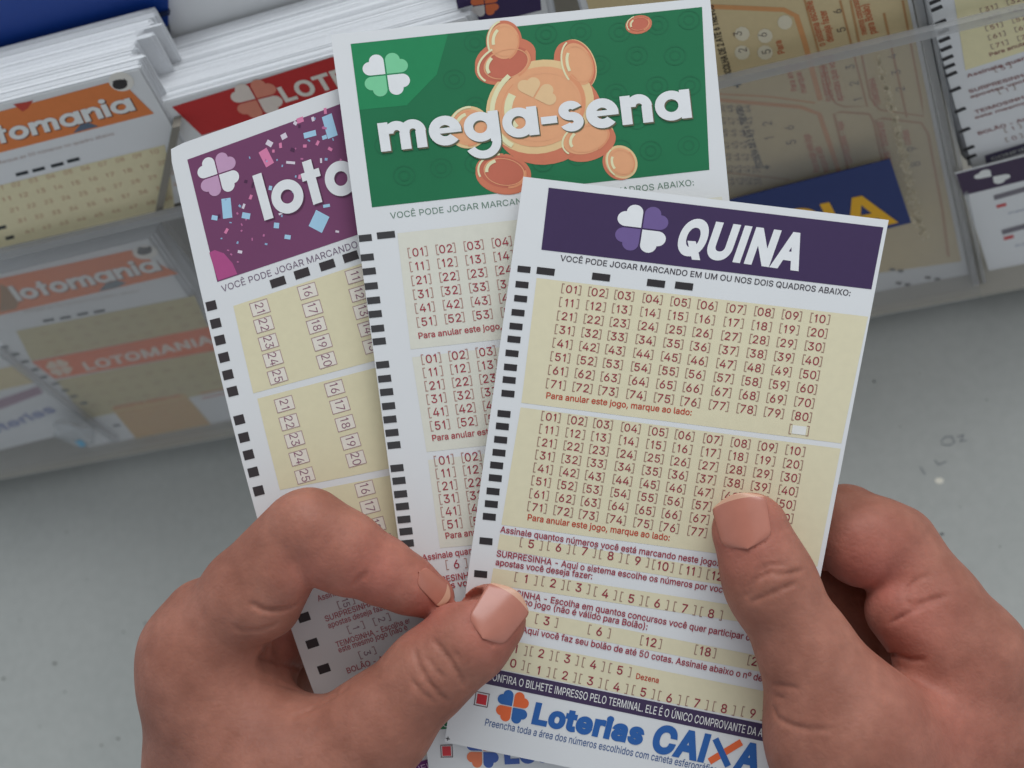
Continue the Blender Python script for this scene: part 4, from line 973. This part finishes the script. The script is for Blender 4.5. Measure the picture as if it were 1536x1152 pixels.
def skin_material():
    m = bpy.data.materials.new('skin'); m.use_nodes = True; nt = m.node_tree; b = nt.nodes['Principled BSDF']
    N = nt.nodes.new; Lk = nt.links.new
    tc = N('ShaderNodeTexCoord'); at = N('ShaderNodeAttribute'); at.attribute_name = 'flush'
    n1 = N('ShaderNodeTexNoise'); n1.inputs['Scale'].default_value = 90; n1.inputs['Detail'].default_value = 7
    n2 = N('ShaderNodeTexNoise'); n2.inputs['Scale'].default_value = 420; n2.inputs['Detail'].default_value = 6
    vo = N('ShaderNodeTexVoronoi'); vo.inputs['Scale'].default_value = 700; vo.feature = 'DISTANCE_TO_EDGE'
    wv = N('ShaderNodeTexNoise'); wv.inputs['Scale'].default_value = 170; wv.inputs['Detail'].default_value = 6; wv.inputs['Distortion'].default_value = 1.5
    for n in (n1, n2, vo, wv): Lk(tc.outputs['Object'], n.inputs['Vector'])
    r = N('ShaderNodeValToRGB'); r.color_ramp.elements[0].position = .3; r.color_ramp.elements[1].position = .72
    r.color_ramp.elements[0].color = (*SKIN_LO, 1); r.color_ramp.elements[1].color = (*SKIN_HI, 1); Lk(n1.outputs['Fac'], r.inputs['Fac'])
    mx = N('ShaderNodeMix'); mx.data_type = 'RGBA'; mx.inputs[7].default_value = (*SKIN_RED, 1); Lk(at.outputs['Fac'], mx.inputs[0]); Lk(r.outputs['Color'], mx.inputs[6])
    m2 = N('ShaderNodeMix'); m2.data_type = 'RGBA'; m2.blend_type = 'OVERLAY'; m2.inputs[0].default_value = .16; Lk(mx.outputs[2], m2.inputs[6]); Lk(n2.outputs['Fac'], m2.inputs[7])
    Lk(m2.outputs[2], b.inputs['Base Color'])
    b.inputs['Roughness'].default_value = .54; b.inputs['Specular IOR Level'].default_value = .22
    b.inputs['Subsurface Weight'].default_value = .18; b.inputs['Subsurface Radius'].default_value = (1.0, .35, .18); b.inputs['Subsurface Scale'].default_value = .0035
    ad = N('ShaderNodeMath'); ad.operation = 'ADD'; Lk(vo.outputs['Distance'], ad.inputs[0]); Lk(n2.outputs['Fac'], ad.inputs[1])
    a2 = N('ShaderNodeMath'); a2.operation = 'ADD'; Lk(ad.outputs[0], a2.inputs[0]); Lk(wv.outputs['Fac'], a2.inputs[1])
    bp = N('ShaderNodeBump'); bp.inputs['Strength'].default_value = .27; bp.inputs['Distance'].default_value = .0004
    Lk(a2.outputs[0], bp.inputs['Height']); Lk(bp.outputs['Normal'], b.inputs['Normal'])
    return m
SKIN_LO, SKIN_HI, SKIN_RED = alb((124, 81, 70)), alb((147, 101, 89)), alb((166, 95, 88))
SKIN = skin_material()
NAIL = mat('fingernail', alb((154, 100, 88)), .26, .10, 260, 0.05, .5)
NAIL_TIP = mat('nail_free_edge', alb((178, 140, 122)), .35, .04, 150, 0.0, .45)

def hand_object(h, label, flush):
    V, Q = h.mesh()
    o = link_mesh('hand', world(V), Q[:, ::-1] if FLIP else Q, SKIN, None, True)
    fl = np.zeros(len(V))
    for (x, y, d), r, w in flush:
        c = ray(x, y) * d; fl = np.maximum(fl, w * np.clip(1 - np.linalg.norm(V - c, axis=1) / r, 0, 1))
    a = o.data.attributes.new('flush', 'FLOAT', 'POINT'); a.data.foreach_set('value', fl.astype(np.float32))
    tag(o, label, 'hand', 'pair of hands holding the slips'); return o
FLIP = False

def nail_width(a):
    a = np.asarray(a, float); k = 0.88 + 0.12 * np.clip(a, 0, 1)
    k = k * np.where(a < .30, np.maximum(0, 1 - (np.clip(.30 - a, 0, .30) / .30) ** 2.7) ** .40, 1)
    return k * np.where(a > .80, np.sqrt(np.maximum(0, 1 - .55 * (np.clip(a - .80, 0, .2) / .20) ** 2.5)), 1)
def nail_fit(h, base, tip, half, normal, tip_frac=.16, lift=.22, ext=1.35):
    """plate following the skin: base and tip pixels on the nail's midline, half width px, normal = facing direction (camera mm)"""
    (B, T), ok = h.seen([base, tip])
    if not ok.all(): print('nail off the finger', base, tip, ok)
    ax = T - B; L = np.linalg.norm(ax) * ext; ax = unit(ax)
    mid_p = (B + T) / 2; g = np.array([h.sample((mid_p + d)[None])[0] - h.sample((mid_p - d)[None])[0] for d in np.eye(3) * 1.2])
    normal = unit(unit(g) * .8 + unit(normal) * .2)
    n = unit(np.asarray(normal) - np.dot(normal, ax) * ax); sd = np.cross(ax, n); wd = half * np.linalg.norm(B) / F
    na, nb = 40, 28; O = []; prm = []
    for i in range(na + 1):
        a = i / na
        wa = wd * max(.10, float(nail_width(a)))
        for j in range(nb + 1):
            b = j / nb * 2 - 1
            aa = a * L + (1 - a) ** 3 * L * .05 * b * b - b * b * L * .07 * a ** 3
            O.append(B + ax * aa + sd * wa * b + n * 8.0); prm.append((a, b))
    O = np.array(O); P, ok = h.hit(O, np.repeat(-n[None], len(O), 0), 0.0, 16.0)
    G = P.reshape(na + 1, nb + 1, 3).copy(); hts = ((G - B) @ n)
    pa = np.array([q[0] for q in prm]); pb = np.array([q[1] for q in prm]); hf = hts.ravel()
    gd = ok & (pa < .88 / ext) & (np.abs(pb) < .92) & (hf > -4)
    basis = lambda a, b: np.stack([np.ones_like(a), a, b, b * b, a * b], 1)
    co = np.linalg.lstsq(basis(pa[gd], pb[gd]), hf[gd], rcond=None)[0]
    plate = lambda a, b: basis(a, b) @ co + lift - .12 * wd * a * a - .06 * np.clip((np.abs(b) - .80) / .20, 0, 1)
    hh = plate(pa, pb)
    # the bed: skin is cleared from above the plate, which leaves a fold round it
    c = B + ax * L * .5; w_ = h.window(c - L, c + L); X = h.pts(w_) - B.astype(np.float32); sh_ = X.shape[:3]
    qa = (X @ ax).ravel() / L; qy = (X @ sd).ravel(); qh = (X @ n).ravel(); wq = wd * nail_width(qa)
    out_d = np.maximum(np.abs(qy) - np.maximum(wq, .02), -qa * L) - .12
    slab = np.maximum(out_d, plate(np.clip(qa, -.1, 1.2), np.clip(qy / np.maximum(wq, .3), -1.05, 1.05)) - .30 - qh)
    slab = np.where((qh < -4) | (qa > 1.3), 5.0, slab).reshape(sh_).astype(np.float32); h.F[w_] = smax(h.F[w_], -slab, .25)
    V = O + n[None] * (hh - (O - B) @ n)[:, None]; G = V.reshape(na + 1, nb + 1, 3)
    return G, n, na, nb, tip_frac
def nail(parent, fit):
    G, n, na, nb, tip_frac = fit
    V = G.reshape(-1, 3); Bk = V - n * .45; w = nb + 1; m = len(V); fs = []
    split = int(na * (1 - tip_frac))
    mbA, tips = [], []
    for i in range(na):
        for j in range(nb):
            q = (i * w + j, i * w + j + 1, (i + 1) * w + j + 1, (i + 1) * w + j); (tips if i >= split else mbA).append(q)
            fs.append(tuple(x + m for x in q[::-1]))
    ring = list(range(w)) + [i * w + nb for i in range(1, na + 1)] + [na * w + j for j in range(nb - 1, -1, -1)] + [i * w for i in range(na - 1, 0, -1)]
    for a_, b_ in zip(ring, ring[1:] + ring[:1]): fs.append((b_, a_, a_ + m, b_ + m))
    allf = mbA + tips + fs
    o = link_mesh('fingernail', world(np.concatenate([V, Bk])), allf, NAIL, parent, True)
    o.data.materials.append(NAIL_TIP); mi = [0] * len(mbA) + [1] * len(tips) + [0] * len(fs); o.data.polygons.foreach_set('material_index', mi)
    return o

STEP = 0.55
def right_hand():
    lo = np.array((20., 8., 262.)); hi = np.array((140., 225., 400.))
    h = Hand(lo, hi, STEP)
    palm = h.chain([J(1452, 990, 322, 84), J(1424, 1300, 338, 165)], 12)
    for A, B in ((J(1290, 1130, 306, 100), J(1425, 1120, 325, 108)), (J(1270, 1110, 304, 104), J(1345, 1330, 328, 160)), (J(1400, 1060, 340, 90), J(1400, 1300, 338, 150)), (J(1380, 1110, 354, 80), J(1395, 1300, 344, 140)), (J(1375, 1300, 336, 172), J(1400, 1560, 342, 175)), (J(1400, 1560, 342, 175), J(1440, 2150, 336, 210))):
        h.cone(palm, A, B, 10)
    thumb = h.chain([J(1126, 797, 302.5, 58), J(1150, 862, 302.5, 62), J(1163, 890, 302.5, 62), J(1208, 972, 303, 68), J(1262, 1090, 304, 103)], 4)
    prox = h.chain([J(1455, 990, 321, 84), J(1400, 912, 322, 74), J(1366, 860, 323, 67)], 2)
    h.cone(prox, J(1352, 915, 318.5, 54), J(1405, 965, 318.5, 66), 2)
    midp = h.chain([J(1342, 822, 325, 66), J(1302, 806, 322, 63), J(1285, 812, 321, 62)], 1.5)
    h.cone(midp, J(1300, 832, 320, 48), J(1332, 810, 321, 52), 3)
    dist = h.chain([J(1268, 790, 326, 64), J(1225, 795, 328, 58), J(1175, 800, 327, 54)], 2)
    index = smin(smin(prox, midp, 2.2), dist, 1.2)
    middle = h.chain([J(1410, 1060, 342, 80), J(1300, 905, 344, 66), J(1225, 872, 343, 60), J(1150, 880, 338, 52)], 3)
    ring = h.chain([J(1385, 1110, 356, 76), J(1275, 985, 360, 62), J(1200, 950, 355, 56), J(1130, 950, 346, 48)], 3)
    f = smin(palm, thumb, 9)
    for g, k in ((index, 5), (middle, 5), (ring, 5)): f = np.minimum(f, smin(palm, g, k))
    h.F = f
    h.bump((1300, 1010), 14, 0.8); h.bump((1360, 985), 7, -0.6)
    z = lambda *q: [(1030 + x / 2.549, 700 + y / 2.549) for x, y in q]
    h.crease(z((660, 655), (730, 690), (800, 720), (860, 740), (910, 738)), .9, .45)
    h.crease(z((775, 602), (850, 560), (930, 520), (1000, 490)), .8, .3)
    h.crease(z((835, 490), (850, 460), (890, 430), (930, 415)), .7, .22); h.crease(z((840, 500), (850, 530), (900, 522), (960, 500)), .7, .22)
    h.crease(z((235, 465), (265, 430), (320, 405), (380, 412), (450, 395)), .7, .32); h.crease(z((245, 520), (300, 495), (360, 470), (420, 445)), .7, .28)
    h.crease(z((270, 400), (320, 375), (380, 375)), .6, .18); h.crease(z((225, 500), (250, 470)), .6, .2)
    h.crease(z((330, 925), (345, 960), (400, 990), (470, 1005), (550, 1005)), .8, .32); h.crease(z((330, 835), (380, 840), (430, 850)), .6, .15); h.crease(z((335, 880), (370, 885)), .6, .15)
    n1 = nail_fit(h, (1122, 824), (1110, 770), 42, (-.10, -.16, -1.0), .10, ext=1.55)
    o = hand_object(h, 'right hand with its thumb on the front slip and fingers curled behind', [((1110, 800, 300), 14, .6), ((1300, 860, 316), 18, .75), ((1360, 930, 314), 18, .5), ((1400, 1080, 305), 30, .3)])
    nail(o, n1)
    return o
RH = right_hand()

def left_hand():
    lo = np.array((-108., 8., 262.)); hi = np.array((12., 225., 400.))
    h = Hand(lo, hi, STEP)
    palm = h.chain([J(304, 990, 319, 80), J(338, 1330, 342, 126)], 12)
    for A, B in ((J(305, 1010, 320, 86), J(420, 1160, 316, 95)), (J(420, 1190, 315, 114), J(390, 1400, 338, 146)), (J(335, 1010, 335, 84), J(360, 1300, 340, 120)), (J(360, 1040, 347, 78), J(370, 1300, 345, 110)), (J(370, 1350, 341, 148), J(390, 1600, 346, 155)), (J(390, 1600, 346, 155), J(360, 2150, 340, 190))):
        h.cone(palm, A, B, 10)
    thumb = h.chain([J(735, 930, 305, 54), J(700, 962, 305, 60), J(646, 1008, 306, 63), J(566, 1091, 309, 76), J(440, 1190, 316, 110)], 4)
    prox = h.chain([J(300, 985, 318, 74), J(372, 891, 311, 70), J(450, 796, 305, 58)], 2)
    h.cone(prox, J(268, 962, 321, 46), J(300, 920, 318, 50), 4); h.cone(prox, J(425, 868, 305, 44), J(400, 905, 308, 52), 3)
    midp = h.chain([J(464, 791, 304, 60), J(518, 826, 305.5, 58), J(572, 856, 308, 50), J(610, 876, 309.5, 43), J(648, 896, 311.5, 34)], 2)
    h.cone(midp, J(490, 838, 304.5, 46), J(520, 850, 305.5, 44), 2)
    index = smin(prox, midp, 1.0)
    middle = h.chain([J(345, 1015, 335, 80), J(408, 945, 340, 60), J(500, 930, 344, 58), J(590, 925, 339, 54), J(650, 930, 335, 48)], 3)
    ring = h.chain([J(365, 1050, 348, 76), J(430, 985, 356, 60), J(520, 975, 358, 56), J(620, 985, 348, 48)], 3)
    f = smin(palm, thumb, 8)
    for g, k in ((index, 5), (middle, 5), (ring, 5)): f = np.minimum(f, smin(palm, g, k))
    h.F = f
    h.bump((430, 870), 8, .8); h.bump((400, 985), 5, -1.0); h.bump((430, 1010), 8, .6); h.bump((560, 870), 6, .5)
    z = lambda *q: [(190 + x / 2.518, 700 + y / 2.518) for x, y in q]
    h.crease(z((860, 452), (880, 425), (905, 405)), .8, .35)
    h.crease(z((470, 520), (520, 540), (580, 540), (640, 525)), 1.0, .7)
    h.crease(z((400, 600), (430, 622), (500, 620), (560, 600)), .8, .3)
    h.crease(z((520, 670), (535, 690), (532, 715), (500, 718)), .9, .45); h.crease(z((500, 718), (560, 735), (630, 755), (700, 772)), 1.0, .5)
    h.crease(z((480, 800), (580, 820), (680, 850), (790, 850)), .8, .3); h.crease(z((640, 940), (700, 910), (760, 880), (830, 840)), .8, .28)
    h.crease(z((1155, 655), (1190, 690), (1220, 730), (1250, 780), (1275, 830)), .75, .38)
    h.crease(z((1088, 690), (1100, 740), (1130, 800), (1170, 850), (1215, 890)), .75, .38)
    h.crease(z((1135, 720), (1160, 760), (1200, 800)), .6, .22); h.crease(z((1070, 800), (1110, 850), (1160, 890)), .6, .2); h.crease(z((1230, 690), (1260, 730)), .6, .15)
    n1 = nail_fit(h, (723, 958), (756, 912), 38, (.42, .10, -1.0), .10, ext=1.58)
    n2 = nail_fit(h, (627, 858), (657, 884), 20, (.42, -.70, -.75), .16, ext=1.6)
    o = hand_object(h, 'left hand pinching the slips between bent index finger and thumb', [((745, 930, 298), 13, .6), ((650, 900, 306), 14, .6), ((560, 870, 302), 16, .5), ((430, 960, 330), 18, .5), ((480, 850, 302), 14, .35)])
    nail(o, n1); nail(o, n2)
    return o
LH = left_hand()

for o in list(bpy.data.objects):
    if '_o' in o: del o['_o']
